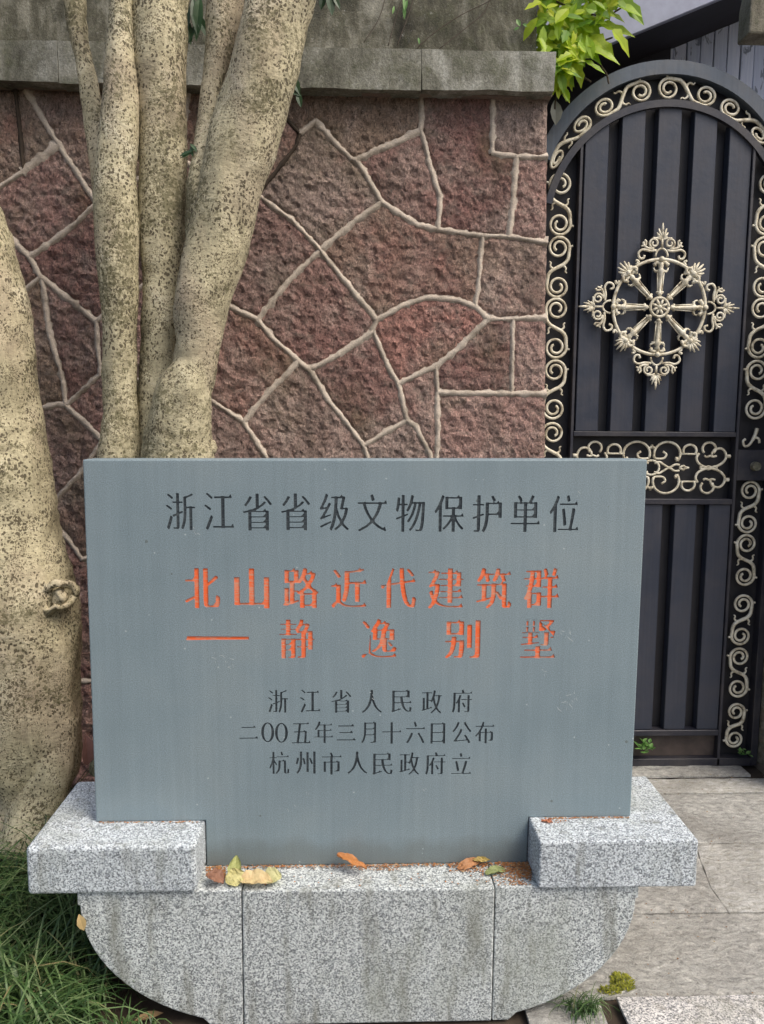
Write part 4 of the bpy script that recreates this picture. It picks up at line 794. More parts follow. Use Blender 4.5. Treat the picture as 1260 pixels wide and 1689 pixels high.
# raking verge: fascia board and soffit
A0, A1 = at(930, 104, YF), at(1185, -1, YF)
d = (A1 - A0).normalized(); nrm = Vector((-d.z, 0, d.x))
A0 = A0 - d * 0.6; A1 = A1 + d * 1.6
wv = nrm * 0.24
m1 = MB()
vs = [A0, A1, A1 + wv, A0 + wv]
m1.add([(v.x, YF, v.z) for v in vs] + [(v.x, YF + 0.03, v.z) for v in vs], [(0, 1, 2, 3), (7, 6, 5, 4), (0, 4, 5, 1), (3, 2, 6, 7), (0, 3, 7, 4), (1, 5, 6, 2)])
link('fascia', bevel(m1.mesh(), 0.004, 1), M_EAVE, house)
m1 = MB(); t = nrm * 0.03
a, c = A0 + nrm * 0.02, A1 + nrm * 0.02
m1.add([(a.x, YF + 0.032, a.z), (c.x, YF + 0.032, c.z), (c.x, YH + 0.6, c.z), (a.x, YH + 0.6, a.z), (a.x + t.x, YF + 0.032, a.z + t.z), (c.x + t.x, YF + 0.032, c.z + t.z), (c.x + t.x, YH + 0.6, c.z + t.z), (a.x + t.x, YH + 0.6, a.z + t.z)],
       [(0, 3, 2, 1), (4, 5, 6, 7), (0, 1, 5, 4), (3, 7, 6, 2), (0, 4, 7, 3), (1, 2, 6, 5)])
link('soffit', m1.mesh(), M_SOFF, house)
# dark side wall seen under the eave on the left
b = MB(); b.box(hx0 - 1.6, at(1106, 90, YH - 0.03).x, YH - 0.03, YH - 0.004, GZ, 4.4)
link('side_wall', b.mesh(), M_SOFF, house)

# right side pier and the beam end
xg1 = at(1243, 1250, YG).x
pier = root('stone_pier', (xg1 + 0.2, YG - 0.2, 0), 'low weathered stone pier at the right foot of the gate', 'pier')
b = MB(); b.box(xg1 + 0.012, xg1 + 0.5, YG - 0.30, YG + 0.2, GZ - 0.02, 2.0)
link('pier_core', b.mesh(), M_BACK, pier)
zz = GZ
for r, hgt in enumerate((0.24, 0.3, 0.27, 0.33, 0.3, 0.3, 0.26)):
    for c_ in range(1):
        y0, y1 = (YG - 0.31, YG + 0.2)
        me = polymesh([(y0, zz), (y1, zz), (y1, zz + hgt - 0.012), (y0, zz + hgt - 0.012)], lambda u, v, h: (xg1 + 0.012 - h, u, v), 0.03, seed=r * 2.2, step=0.02)
        link('stone', me, M_BEAM, pier)
    me = polymesh([(xg1 + 0.01, zz), (xg1 + 0.5, zz), (xg1 + 0.5, zz + hgt - 0.012), (xg1 + 0.01, zz + hgt - 0.012)], lambda u, v, h: (u, YG - 0.31 - h, v), 0.03, seed=r * 2.9, step=0.03)
    link('stone', me, M_BEAM, pier)
    zz += hgt
YB = YG - 0.1
bx = at(1237, 30, YB); bz0 = at(1240, 55, YB).z
bm_ = MB(); bm_.prism([(bx.x, bz0), (bx.x + 0.8, bz0), (bx.x + 0.8, bz0 + 0.5), (bx.x + 0.06, bz0 + 0.5), (bx.x, bz0 + 0.12)], YB, YB + 0.10)
b2 = bevel(bm_.mesh(), 0.008, 2)
o = link('concrete_beam', b2, M_BEAM, None, (bx.x + 0.4, YB + 0.2, bz0))
tag(o, 'rough concrete beam end jutting in above the right shoulder of the gate', 'beam')

# ================================================================== the gate
GC = at(1097.6, 310.5, YG - 0.015)
RO = (at(1097.6 + 211, 310.5, YG) - at(1097.6 - 211, 310.5, YG)).length / 2
PX = RO / 211.0                      # metres per photo pixel at the gate
RA = 224 * PX; gx = GC.x; gz = at(1098, 98, YG - 0.03).z - RA; ZS = gz + math.sqrt(RA * RA - RO * RO)
zg = at(1150, 1261, YG).z
gate = root('iron_gate', (gx, YG, zg), 'tall arched dark metal gate with cream scrollwork and wheel emblem right of the stone wall', 'gate')
print('gate', gx, gz, RO, zg, PX, 'ground', at(1150, 1261, YG).z)
zg = max(GZ + 0.004, zg)
def arcband(cx, cz, r0, r1, a0, a1, y0, y1, n=48):
    mb = MB(); vs = []; 
    for i in range(n + 1):
        a = a0 + (a1 - a0) * i / n
        for r in (r0, r1):
            for y in (y0, y1):
                vs.append((cx + r * math.cos(a), y, cz + r * math.sin(a)))
    fs = []
    for i in range(n):
        k = i * 4; j = k + 4
        fs += [(k, j, j + 2, k + 2), (k + 1, k + 3, j + 3, j + 1), (k, k + 1, j + 1, j), (k + 2, j + 2, j + 3, k + 3)]
    fs += [(0, 2, 3, 1), (n * 4, n * 4 + 1, n * 4 + 3, n * 4 + 2)]
    mb.add(vs, fs); return fixn(mb.mesh())
AE = math.asin((ZS - gz) / RA)
ob = arcband(gx, gz, RA - 21 * PX, RA, AE, math.pi - AE, YG - 0.03, YG + 0.05)
link('outer_arch', ob, M_ARCH, gate, smooth=False)
RI = 201 * PX; ICZ = at(1098, 166, YG - 0.02).z - RI; OFF = gz - ICZ
HWO = RO                                # half width of the whole gate
ia = math.asin(min(1, (0)))
link('inner_arch', arcband(gx, ICZ, RI - 11 * PX, RI, 0.20, math.pi - 0.20, YG - 0.034, YG - 0.014), M_FRAME, gate)
# outer stiles
for s in (-1, 1):
    b = MB(); xa_, xb_ = sorted((gx + s * (HWO - 12 * PX), gx + s * HWO))
    b.box(xa_, xb_, YG - 0.028, YG + 0.048, zg, ZS - 0.012)
    link('outer_stile', bevel(b.mesh(), 0.003, 1), M_FRAME, gate)
# backing sheet behind scrollwork
mb = MB(); poly = [(gx - HWO + 0.01, zg + 0.01), (gx + HWO - 0.01, zg + 0.01)] + [(gx + (RA - 0.01) * math.cos(a), gz + (RA - 0.01) * math.sin(a)) for a in [AE + 0.05 + (math.pi - 2 * AE - 0.1) * i / 40 for i in range(41)]]
mb.prism(poly, YG + 0.02, YG + 0.026)
link('backing_sheet', fixn(mb.mesh()), M_BLACK, gate)
# inner frame : panel between the two inner stiles
zr1 = at(1072, 716, YG).z; zr2 = at(1140, 826, YG).z; zr3 = at(1120, 1205, YG).z; zr4 = at(1120, 1254, YG).z
HWI = 143 * PX
def arch_z(x, r=RI - 6 * PX): return ICZ + math.sqrt(max(0, r * r - (x - gx) ** 2))
for s in (-1, 1):
    b = MB(); xa_, xb_ = sorted((gx + s * (HWI - 5 * PX), gx + s * HWI))
    b.box(xa_, xb_, YG - 0.03, YG + 0.018, zg, arch_z(gx + HWI) - 0.006)
    link('inner_stile', bevel(b.mesh(), 0.002, 1), M_FRAME, gate)
def rail(z0, z1, hw=HWI - 5.3 * PX, mat=M_FRAME, dy=-0.031):
    b = MB(); b.box(gx - hw, gx + hw, YG + dy, YG + 0.018, z0, z1)
    return link('rail', bevel(b.mesh(), 0.002, 1), mat, gate)
rail(zr1 - 0.010, zr1 + 0.010); rail(zr2 - 0.013, zr2 + 0.010); rail(zr3 - 0.012, zr3 + 0.014)
rail(zg, zg + 0.036, HWO - 12.3 * PX, M_FRAME, -0.03)
b = MB(); b.box(gx - HWI + 5.3 * PX, gx + HWI - 5.3 * PX, YG + 0.004, YG + 0.016, zg + 0.037, zr3 - 0.013)
link('kick_plate', b.mesh(), M_KICK, gate)
# folded slats
wi = 2 * (HWI - 5.3 * PX); pitch = wi / 4.70
for seg, (za, zb_) in enumerate(((zr3 + 0.015, zr2 - 0.014), (zr1 + 0.011, None))):
    for i in range(5):
        xs = gx - wi / 2 + 0.004 + pitch * i
        f = pitch * 0.66; sl_ = pitch * 0.10
        xx = [xs, xs + sl_ * 0.3, xs + sl_ * 0.3 + f * 0.96, xs + f + sl_]
        xx = [min(v, gx + wi / 2 - 0.001) for v in xx]
        yy = [YG + 0.014, YG - 0.022, YG - 0.022, YG + 0.014]
        mb = MB(); vs = []
        for v, y in zip(xx, yy):
            zt = zb_ if zb_ is not None else arch_z(v) - 0.004
            vs += [(v, y, za), (v, y, zt)]
        mb.add(vs, [(0, 1, 3, 2), (2, 3, 5, 4), (4, 5, 7, 6), (1, 7, 5, 3), (0, 2, 4, 6), (0, 6, 7, 1)])
        link('slat', bevel(fixn(mb.mesh()), 0.002, 1), M_DARK, gate)
# lock box with knob
zl0, zl1 = at(1230, 792, YG).z, at(1230, 742, YG).z
b = MB(); b.box(gx + HWI + 0.001, gx + HWO - 12.2 * PX, YG - 0.026, YG + 0.018, zl0, zl1)
lock = link('lock_box', bevel(b.mesh(), 0.002, 1), M_FRAME, gate)
kp = at(1245, 769, YG - 0.03)
b = MB(); b.tube([(kp.x, YG - 0.027, kp.z), (kp.x, YG - 0.05, kp.z)], [0.020, 0.018], 14)
o = link('knob', b.mesh(), M_BEAM, lock)

# scrollwork -------------------------------------------------------
def spiral(cx, cz, R, a_end, turns, r_in=0.28, n=30, sgn=1):
    """from inside out, ending at angle a_end; sgn=1: turning clockwise outwards"""
    P = []
    for i in range(n + 1):
        t = i / n
        a = a_end + sgn * 2 * math.pi * turns * (1 - t)
        r = R * (r_in + (1 - r_in) * t ** 0.8)
        P.append(Vector((cx + r * math.cos(a), cz + r * math.sin(a))))
    return P
def s_scroll(mirror=False, r=17.0, gap=66.0):
    """local pixel units; u across, v along; returns list of (points, radii)"""
    h = gap / 2
    top = spiral(0, h, r, R_(-20), 1.7)
    half = top + [Vector((r * 0.86, h - r * 0.98)), Vector((r * 0.45, h - r * 1.45))]
    other = [Vector((-p.x, -p.y)) for p in reversed(half)]
    pts = half + other
    pts = [Vector((p.x, p.y)) for p in pts]
    c = catmull(pts, 2)
    n = len(c)
    rad = [2.25 + 1.0 * math.exp(-((i / n - 0.5) / 0.07) ** 2) for i in range(n)]
    out = [(c, rad)]
    for s in (1, -1):
        lf = [Vector((s * -2, s * 2)), Vector((s * -9, s * 2)) , Vector((s * -13, s * 6)), Vector((s * -12, s * 11)), Vector((s * -15, s * 13))]
        lf = [Vector((p.x, p.y - s * 4)) for p in lf]
        out.append((catmull(lf, 3), [2.3 - 1.2 * i / 12 for i in range(13)]))
        out.append((catmull([Vector((s * r * 1.0, s * (h + 2))), Vector((s * (r + 5), s * (h + 3)))], 3), 1.9))
    if mirror: out = [([Vector((-p.x, p.y)) for p in c_], r_) for c_, r_ in out]
    return out
def put_scroll(curves, mapf, name='scroll', mat=None, y=None, parent=None, unit=PX):
    y = YG - 0.010 if y is None else y
    mb = MB()
    for c_, r_ in curves:
        P = [mapf(p.x, p.y) for p in c_]
        P = [(q[0], y, q[1]) for q in P]
        rr = [v * unit for v in (r_ if hasattr(r_, '__len__') else [r_] * len(P))]
        mb.tube(P, rr, 6, flat=0.9)
    return link(name, mb.mesh(), mat or M_GILT, parent or gate, smooth=True)
def strip_scrolls(xc, zs, mirrors, r=17.0, gap=64.0):
    for z0, mi in zip(zs, mirrors):
        put_scroll(s_scroll(mi, r, gap), lambda u, v: (xc + u * PX, z0 + v * PX))
xm = (HWI + HWO - 12 * PX) / 2
# left strip: S centres from the photograph, alternating hand
for xs_, lst in ((gx - xm, [415, 540, 640 - 12, 742, 842, 944, 1044, 1146, 1220]), (gx + xm, [336, 438, 538, 640 - 6, 700])):
    pass
def zpx(v, x=1075): return at(x, v, YG).z
for i, v in enumerate((338, 441.5, 542, 643, 745, 848, 950, 1052, 1154)):
    mi = (i % 2 == 0)
    put_scroll(s_scroll(mi, 18.5, 62), lambda u, w, z0=zpx(v, 910): (gx - xm + u * PX, z0 + w * PX))
for i, v in enumerate((338, 441.5, 542, 643, 706)):
    mi = (i % 2 == 1)
    if v == 706: continue
    put_scroll(s_scroll(mi, 18.5, 62), lambda u, w, z0=zpx(v, 1240): (gx + xm + u * PX, z0 + w * PX))
put_scroll([(catmull([Vector((6, 22)), Vector((2, 8)), Vector((-6, -6)), Vector((-14, -8)), Vector((-17, 0)), Vector((-13, 4))], 4), [3.2, 3.2, 3.2, 3, 3, 3] + [2.2] * 15), (catmull([Vector((2, 8)), Vector((10, 4)), Vector((11, -3))], 4), 2.2)], lambda u, w: (gx + xm + u * PX, zpx(728, 1240) + w * PX))
for i, v in enumerate((836, 923, 1021.5, 1108)):
    mi = (i % 2 == 0)
    put_scroll(s_scroll(not mi, 17.0, 56), lambda u, w, z0=zpx(v, 1230): (gx + xm + u * PX, z0 + w * PX))
put_scroll(s_scroll(False, 15.5, 50), lambda u, w, z0=zpx(1195, 1215): (gx + xm + u * PX, z0 + w * PX))
# arch band
RM = 0.5 * ((RO - 21 * PX) + (RI + gz * 0)) 
def arcmap(a0):
    def f(u, v):
        th = a0 - v * PX / (RA - 42 * PX)
        # centre line between the two eccentric arches
        ro = RA - 22 * PX
        dx, dz = math.cos(th), math.sin(th)
        # inner arch radius measured from the outer centre
        bq = 2 * dz * OFF; cq = OFF ** 2 - RI * RI
        ri = (-bq + math.sqrt(bq * bq - 4 * cq)) / 2
        wmid = (ro + ri) / 2; hw = (ro - ri) / 2
        rr = wmid + u * PX * min(1.0, 1.05 * hw / (20.5 * PX))
        return (gx + rr * dx, gz + rr * dz)
    return f
for i, deg in enumerate((146, 112.0, 80.0, 49, 18)):
    pass
for i, deg in enumerate((148, 114.5, 81, 47.5, 14)):
    put_scroll(s_scroll(i % 2 == 0, 17.0, 61), arcmap(R_(deg)))

# wheel emblem -----------------------------------------------------
YE = YG - 0.05; EC = at(1087, 507, YE)
emb = put_scroll([([Vector((76 * math.cos(a), 76 * math.sin(a))) for a in [2 * math.pi * i / 64 for i in range(65)]], 2.8)], lambda u, v: (EC.x + u * PX, EC.z + v * PX), 'wheel_emblem', y=YE)
def rotmap(a):
    ca, sa = math.cos(a), math.sin(a)
    return lambda u, v: (EC.x + (u * ca - v * sa) * PX, EC.z + (u * sa + v * ca) * PX)
for k in range(8):
    a = k * math.pi / 4
    f = rotmap(a)
    mb = MB()
    def T(P, r, n=8): mb.tube([(f(*p)[0], YE, f(*p)[1]) for p in P], [v * PX for v in r] if hasattr(r, '__len__') else r * PX, n)
    T([(18, 0), (22, 0), (24, 0), (54, 0), (58, 0), (62, 0), (66, 0), (72, 0)], [2.6, 4.5, 2.0, 3.8, 6.4, 3.4, 4.6, 3.2])
    T([(22, 3.4), (56, 5.4)], 1.1, 5); T([(22, -3.4), (56, -5.4)], 1.1, 5)
    T([(57, 7), (59, 11), (63, 12)], [2.2, 1.7, 1.2], 5); T([(57, -7), (59, -11), (63, -12)], [2.2, 1.7, 1.2], 5)
    T([(57, -10), (57, 10)], 2.2, 6); T([(24, -6), (24, 6)], 1.8, 6)
    for s in (-1, 1):
        T([(70, s * 2), (71, s * 7), (68, s * 11), (65, s * 9)], [2.8, 3, 3.4, 2.6], 6)
    mb.ball((f(76, 0)[0], YE - 0.006, f(76, 0)[1]), 4.6 * PX)
    link('spoke', mb.mesh(), M_GILT, emb, smooth=True)
mb = MB()
ringp = lambda r: [(EC.x + r * PX * math.cos(a), YE - 0.004, EC.z + r * PX * math.sin(a)) for a in [2 * math.pi * i / 24 for i in range(25)]]
mb.tube(ringp(15), 2.4 * PX, 8)
for k in range(8):
    a = k * math.pi / 4 + 0.39
    mb.tube([(EC.x + r * PX * math.cos(a), YE - 0.006, EC.z + r * PX * math.sin(a)) for r in (3, 8, 13)], [1.3 * PX, 2.5 * PX, 1.4 * PX], 6)
mb.ball((EC.x, YE - 0.006, EC.z), 4 * PX)
link('hub', mb.mesh(), M_GILT, emb, smooth=True)
def palmette(c, n=7, L=17, sp=62, w=2.5, x0=0.0):
    out = []
    for i in range(n):
        a = R_(-sp + 2 * sp * i / (n - 1))
        l = L * (0.62 + 0.38 * math.cos(a * 1.2))
        mid = Vector((c + x0 + l * 0.5 * math.cos(a), l * 0.55 * math.sin(a)))
        end = Vector((c + x0 + l * math.cos(a * 0.86), l * math.sin(a * 0.86) * 0.95))
        out.append(([Vector((c, 0)), mid, end], [w * 0.7, w, w * 0.45]))
    return out
for k in range(4):
    f = rotmap(math.pi / 4 + k * math.pi / 2)
    cv = palmette(76, 9, 21, 100, 2.4)
    for s in (-1, 1): cv.append((catmull([Vector((76, s * 2)), Vector((78, s * 10)), Vector((72, s * 14)), Vector((69, s * 10))], 3), 2.4))
    put_scroll(cv, f, 'floret', y=YE - 0.006, parent=emb)
for k in range(4):
    f = rotmap(k * math.pi / 2)
    cv = []
    cv.append(([Vector((80 + 13 * math.cos(a), 10 * math.sin(a))) for a in [R_(-90 + 180 * i / 12) for i in range(13)]], 1.7))
    for s in (-1, 1):
        # outer brackets curling off the ring
        cv.append((catmull([Vector((90, s * 9)), Vector((89, s * 20)), Vector((91, s * 31)), Vector((86, s * 38)), Vector((78, s * 36)), Vector((77, s * 30)), Vector((82, s * 28))], 4), 2.0))
        cv.append((catmull([Vector((74, s * 42)), Vector((72, s * 37)), Vector((67, s * 41))], 3), 2.2))
        sp = spiral(101, s * 13, 8.6, R_(180 if s > 0 else 180), 1.4, 0.25, 18, -s)
        cv.append((sp, 1.8))
        cv.append((catmull([sp[-1], Vector((93, s * 22)), Vector((97, s * 29)), Vector((103, s * 31))], 4), 2.0))
        cv.append((catmull([Vector((96, s * 27)), Vector((103, s * 26)), Vector((106, s * 29))], 3), 1.7))
        cv.append((catmull([Vector((98, s * 29)), Vector((96, s * 34))], 3), 1.5))
        cv.append((catmull([Vector((109, s * 16)), Vector((109, s * 8)), Vector((107, s * 2))], 4), 1.7))
    cv.append(([Vector((93, 0)), Vector((108, 0))], 1.8))
    cv += palmette(110, 7, 17, 88, 2.0)
    cv.append(([Vector((120, 0)), Vector((127, 0)), Vector((133, 0))], [2.4, 1.8, 0.8]))
    put_scroll(cv, f, 'finial', y=YE, parent=emb)

# fretwork between the two middle rails ----------------------------
FC = at(1073, 771, YG); FC = Vector((gx - 0.5 * PX, 0, (zr1 + zr2) / 2))
K = 1 / 3.818
def arc(cx, cz, r, a0, a1, n=18, rx=None):
    rx = rx or r
    return [Vector((cx + rx * math.cos(R_(a0 + (a1 - a0) * i / n)), cz + r * math.sin(R_(a0 + (a1 - a0) * i / n)))) for i in range(n + 1)]
quad = []
quad.append((arc(97, 95, 84, 200, -35), 9))                                     # big C
quad.append((catmull([Vector((18, 66)), Vector((40, 62)), Vector((78, 66)), Vector((92, 92)), Vector((70, 112))], 4), 8))
quad.append((catmull([Vector((166, 47)), Vector((158, 62)), Vector((150, 66))], 3), [10, 11, 12, 13, 14, 12, 10]))
quad.append((arc(240, 118, 42, 215, -35), 9)); quad.append(([Vector((172, 96)), Vector((300, 96))], 7))
quad.append((arc(362, 135, 42, 225, -45), 9))
quad.append((catmull([Vector((300, 102)), Vector((285, 70)), Vector((300, 32)), Vector((340, 8)), Vector((385, 4)), Vector((435, 22)), Vector((470, 60)), Vector((468, 105)), Vector((440, 135)), Vector((400, 128)), Vector((388, 108))], 4), 9))
quad.append((catmull([Vector((335, 84)), Vector((350, 76)), Vector((372, 84)), Vector((392, 78)), Vector((412, 84))], 3), 8)); quad.append(([Vector((380, 84)), Vector((385, 112))], 8))
quad.append(([Vector((468, 82)), Vector((485, 82)), Vector((500, 82))], [9, 14, 14]))
quad.append((catmull([Vector((310, 0)), Vector((325, 10)), Vector((345, 2)), Vector((365, 10)), Vector((385, 2)), Vector((405, 10)), Vector((420, 0))], 3), 9))
quad.append((catmull([Vector((20, 30)), Vector((50, 40)), Vector((80, 20)), Vector((115, 2)), Vector((150, 22)), Vector((180, 20))], 4), 8))
quad.append(([Vector((0, 130)), Vector((0, 160))], 9)); quad.append(([Vector((0, 150)), Vector((20, 130))], 8))
quad.append((arc(0, 0, 50, 90, 0, 10), 8))
quad.append((catmull([Vector((180, 0)), Vector((205, 14)), Vector((215, 4)), Vector((240, 0))], 3), 8))
for sx in (1, -1):
    for sz in (1, -1):
        put_scroll([([Vector((p.x * K * 1.03, p.y * K * 0.93)) for p in c_], [v * K * 0.93 for v in r_] if hasattr(r_, '__len__') else r_ * K * 0.93) for c_, r_ in quad], lambda u, v: (FC.x + sx * u * PX, FC.z + sz * v * PX), 'fretwork', y=YG - 0.006)

# ================================================================== heritage sign
zcap = at(1040, 1347, 0).z                # top of the caps
zled = at(600, 1426, 0).z                 # top of the body, the ledge
TL, TR = at(136, 758, 0), at(1068, 758, 0)
BL, BR = at(158, 1357, 0), at(1040, 1346, 0)
print('caps', zcap, zled, TL, TR, BL, BR, at(600, 1478, -.115).z, at(1148, 1385, -.12), at(43, 1403, -.12))
sign = root('heritage_sign', (0.02, 0.0, GZ), 'blue grey stone plaque with black and orange Chinese characters on a granite base', 'sign')
YF_ = -0.118                              # front of the caps
ci0, ci1 = at(323, 1440, YF_).x, at(890, 1400, YF_).x
co0, co1 = at(43, 1440, YF_).x, at(1152, 1400, YF_).x
mb = MB()
# T-shaped slab: arms rest on the caps, the stem stands on the body between them
P = [(TL.x, TL.z), (TR.x, TR.z), (BR.x, zcap), (ci1 - 0.002, zcap), (ci1 - 0.002, zled), (ci0 + 0.002, zled), (ci0 + 0.002, zcap), (BL.x, zcap)]
P.reverse()
mb.prism(P, 0.0, 0.085)
slab_me = bevel(fixn(mb.mesh()), 0.0035, 2)      # linked below, once the characters are cut into it
ocap = [(co0, ci0), (ci1, co1)]
for i, (a, c) in enumerate(ocap):
    mb = MB(); mb.box(a, c, YF_, 0.235, zled + 0.001, zcap)
    me = bevel(mb.mesh(), 0.006 if i else 0.011, 3)
    link('cap', me, M_GRAN, sign, smooth=False)
# body blocks
j0, j1 = at(400, 1560, -0.105).x, at(814, 1560, -0.105).x
bo0, bo1 = at(128, 1497, -0.105).x, at(1052, 1492, -0.105).x
YB0, YB1 = -0.106, 0.2
ztopb = zled
Rb = ztopb + 0.0
def quarter(xo, sgn):
    """outline of an end block: straight lip, then a quarter round sweeping inwards and down"""
    pts = [(xo, ztopb), (xo, ztopb - 0.035)]
    n = 18
    ax = 0.45; az = ztopb - 0.035
    for i in range(n + 1):
        a = (math.pi / 2) * i / n
        pts.append((xo + sgn * (0.006 + ax * (1 - math.cos(a))), az - 0.33 * math.sin(a)))
    pts = [q for q in pts if q[1] > GZ + 0.004]
    pts.append((pts[-1][0] + sgn * 0.02, GZ - 0.01))
    return pts
L_ = quarter(bo0, 1) + [(j0 - 0.0012, GZ - 0.01), (j0 - 0.0012, ztopb)]
mb = MB(); mb.prism(L_, YB0, YB1); link('base_block', bevel(fixn(mb.mesh()), 0.004, 2, 0.5), M_GRANB, sign)
R__ = quarter(bo1, -1) + [(j1 + 0.0012, GZ - 0.01), (j1 + 0.0012, ztopb)]
mb = MB(); mb.prism(R__, YB0, YB1); link('base_block', bevel(fixn(mb.mesh()), 0.004, 2, 0.5), M_GRANB, sign)
mb = MB(); mb.box(j0 + 0.0012, j1 - 0.0012, YB0 - 0.002, YB1, GZ - 0.01, ztopb - 0.0015); link('base_block', bevel(mb.mesh(), 0.004, 2), M_GRANB, sign)
for (a, c) in ocap:   # dark mortar seam between cap and body is a real recess: thin bed
    pass

# lettering ----------------------------------------------------------
def glyph_loops(ch):
    if ch in GLYPHS:
        out = []
        for v in GLYPHS[ch]:
            out.append([(v[i] / 999.0, v[i + 1] / 999.0) for i in range(0, len(v), 2)])
        return out
    if ch == 'O':
        o = [(0.5 + 0.5 * math.cos(a), 0.5 + 0.5 * math.sin(a)) for a in [2 * math.pi * i / 28 for i in range(28)]]
        n = [(0.5 + 0.29 * math.cos(a), 0.5 + 0.44 * math.sin(a)) for a in [2 * math.pi * i / 28 for i in range(28)]]
        return [o, n[::-1]]
    def bar(x0, x1, z, t=0.035, s=0.09):
        return [(x0, z - t), (x1, z - t), (x1 - 0.02, z + t), (x1 - 0.07, z + t + s), (x1 - 0.16, z + t), (x0, z + t)]
    if ch == '二': return [bar(0.12, 0.88, 0.80), bar(0.0, 1.0, 0.12)]
    if ch == '三': return [bar(0.08, 0.92, 0.88), bar(0.14, 0.86, 0.5), bar(0.0, 1.0, 0.08)]
    if ch == '—': return [[(0, 0.0), (1, 0.12), (1, 0.88), (0.02, 1.0)]]
gcache = {}
cuts = []            # outlines cut into the face of the slab
CUT = 0.0022         # depth of the engraving
def glyph_mesh(ch):
    L = glyph_loops(ch)
    P = []; E = []
    for lp in L:
        k = len(P); P += [Vector(q) for q in lp]
        E += [(k + q, k + (q + 1) % len(lp)) for q in range(len(lp))]
    r = delaunay_2d_cdt(P, E, [], 0, 1e-6)
    def odd(x, y):
        c = False
        for lp in L:
            for q in range(len(lp)):
                a, d = lp[q], lp[(q + 1) % len(lp)]
                if (a[1] > y) != (d[1] > y) and x < (d[0] - a[0]) * (y - a[1]) / (d[1] - a[1]) + a[0]: c = not c
        return c
    vs = [(v[0], v[1], 0) for v in r[0]]; fs = []
    for f in r[2]:
        x = sum(vs[q][0] for q in f) / 3; y = sum(vs[q][1] for q in f) / 3
        if odd(x, y): fs.append(tuple(f))
    return vs, fs
def put_char(ch, cx, cy, w, h, mat):
    vs, fs = gcache.get(ch) or gcache.setdefault(ch, glyph_mesh(ch))
    c = at(cx, cy, 0); sx = (at(cx + w / 2, cy, 0) - at(cx - w / 2, cy, 0)).length; sz = (at(cx, cy + h / 2, 0) - at(cx, cy - h / 2, 0)).length
    V = [(c.x + (v[0] - 0.5) * sx, CUT, c.z + (v[1] - 0.5) * sz) for v in vs]
    for lp in glyph_loops(ch):
        cuts.append([(c.x + (q[0] - 0.5) * sx, c.z + (q[1] - 0.5) * sz) for q in lp])
    mb = MB(); mb.add(V, fs)
    o = link('character', mb.mesh(), mat, sign)
    return o
LINES = [
 ('浙江省省级文物保护单位', [298 + 63.2 * i for i in range(11)], 846, 48, 61, M_INK, 0.0065),
 ('北山路近代建筑群', [334, 415, 495.5, 576, 657, 736, 815.5, 893], 970, 58, 66, M_RED, 0.0),
 ('—静逸别墅', [359, 489.6, 624.6, 762.6, 887], 1054, 58, 64, M_RED, 0.0),
 ('浙江省人民政府', [459, 511, 562.5, 612.7, 662.5, 712.3, 762.5], 1157, 33, 38, M_INK, 0.0),
 ('二OO五年三月十六日公布', [410, 441, 464, 496, 533, 571, 608, 646, 685, 722, 761, 799], 1208.5, 31, 36, M_INK, 0.0),
 ('杭州市人民政府立', [460, 503.5, 547, 589, 630.5, 675, 718, 760.5], 1259, 33, 37, M_INK, 0.0),
]
for txt, xs_, cy, w, h, mat, sl_ in LINES:
    for ch, cx in zip(txt, xs_):
        ww, hh, yy = w, h, cy
        if ch == '—': ww, hh = 104, 6.5; yy = 1053
        if ch == 'O': ww, hh = 21.5, 33
        if ch in '月日': ww = w * 0.78
        if ch in '二三': hh = h * 0.72 if ch == '二' else h * 0.8
        if ch == '立': hh = h * 0.95
        put_char(ch, cx + random.uniform(-.6, .6), yy + random.uniform(-.8, .8) + sl_ * (cx - 600), ww, hh, mat)
bm = bmesh.new(); bm.from_mesh(slab_me)
face = max((f for f in bm.faces if f.normal.y < -0.99), key=lambda f: f.calc_area())
rim = [(l.vert.co.x, l.vert.co.z) for l in face.loops]
bmesh.ops.delete(bm, geom=[face], context='FACES_ONLY')
bm.to_mesh(slab_me); bm.free()
mb = MB(); mb.add([tuple(v.co) for v in slab_me.vertices], [tuple(p.vertices) for p in slab_me.polygons])
P = []; E = []
for lp in [rim] + cuts:
    k = len(P); P += [Vector(q) for q in lp]
    E += [(k + q, k + (q + 1) % len(lp)) for q in range(len(lp))]
boxes = [(min(q[0] for q in lp), max(q[0] for q in lp), min(q[1] for q in lp), max(q[1] for q in lp), lp) for lp in [rim] + cuts]
r = delaunay_2d_cdt(P, E, [], 0, 1e-7)
V2 = [(v[0], 0.0, v[1]) for v in r[0]]; F2 = []
for f in r[2]:
    x = sum(V2[q][0] for q in f) / 3; y = sum(V2[q][2] for q in f) / 3; c = False
    for x0_, x1_, y0_, y1_, lp in boxes:
        if x < x0_ or x > x1_ or y < y0_ or y > y1_: continue
        n_ = len(lp)
        for q in range(n_):
            a, d = lp[q], lp[(q + 1) % n_]
            if (a[1] > y) != (d[1] > y) and x < (d[0] - a[0]) * (y - a[1]) / (d[1] - a[1]) + a[0]: c = not c
    if c: F2.append(tuple(f))
mb.add(V2, F2)
for lp in cuts:
    n_ = len(lp)
    mb.add([(q[0], 0.0, q[1]) for q in lp] + [(q[0], CUT + 0.0001, q[1]) for q in lp], [(i, (i + 1) % n_, n_ + (i + 1) % n_, n_ + i) for i in range(n_)])
slab_me = mb.mesh()
bm = bmesh.new(); bm.from_mesh(slab_me)
bmesh.ops.remove_doubles(bm, verts=bm.verts, dist=2e-6)
bm.to_mesh(slab_me); bm.free()
link('slab', slab_me, M_SLATE, sign)
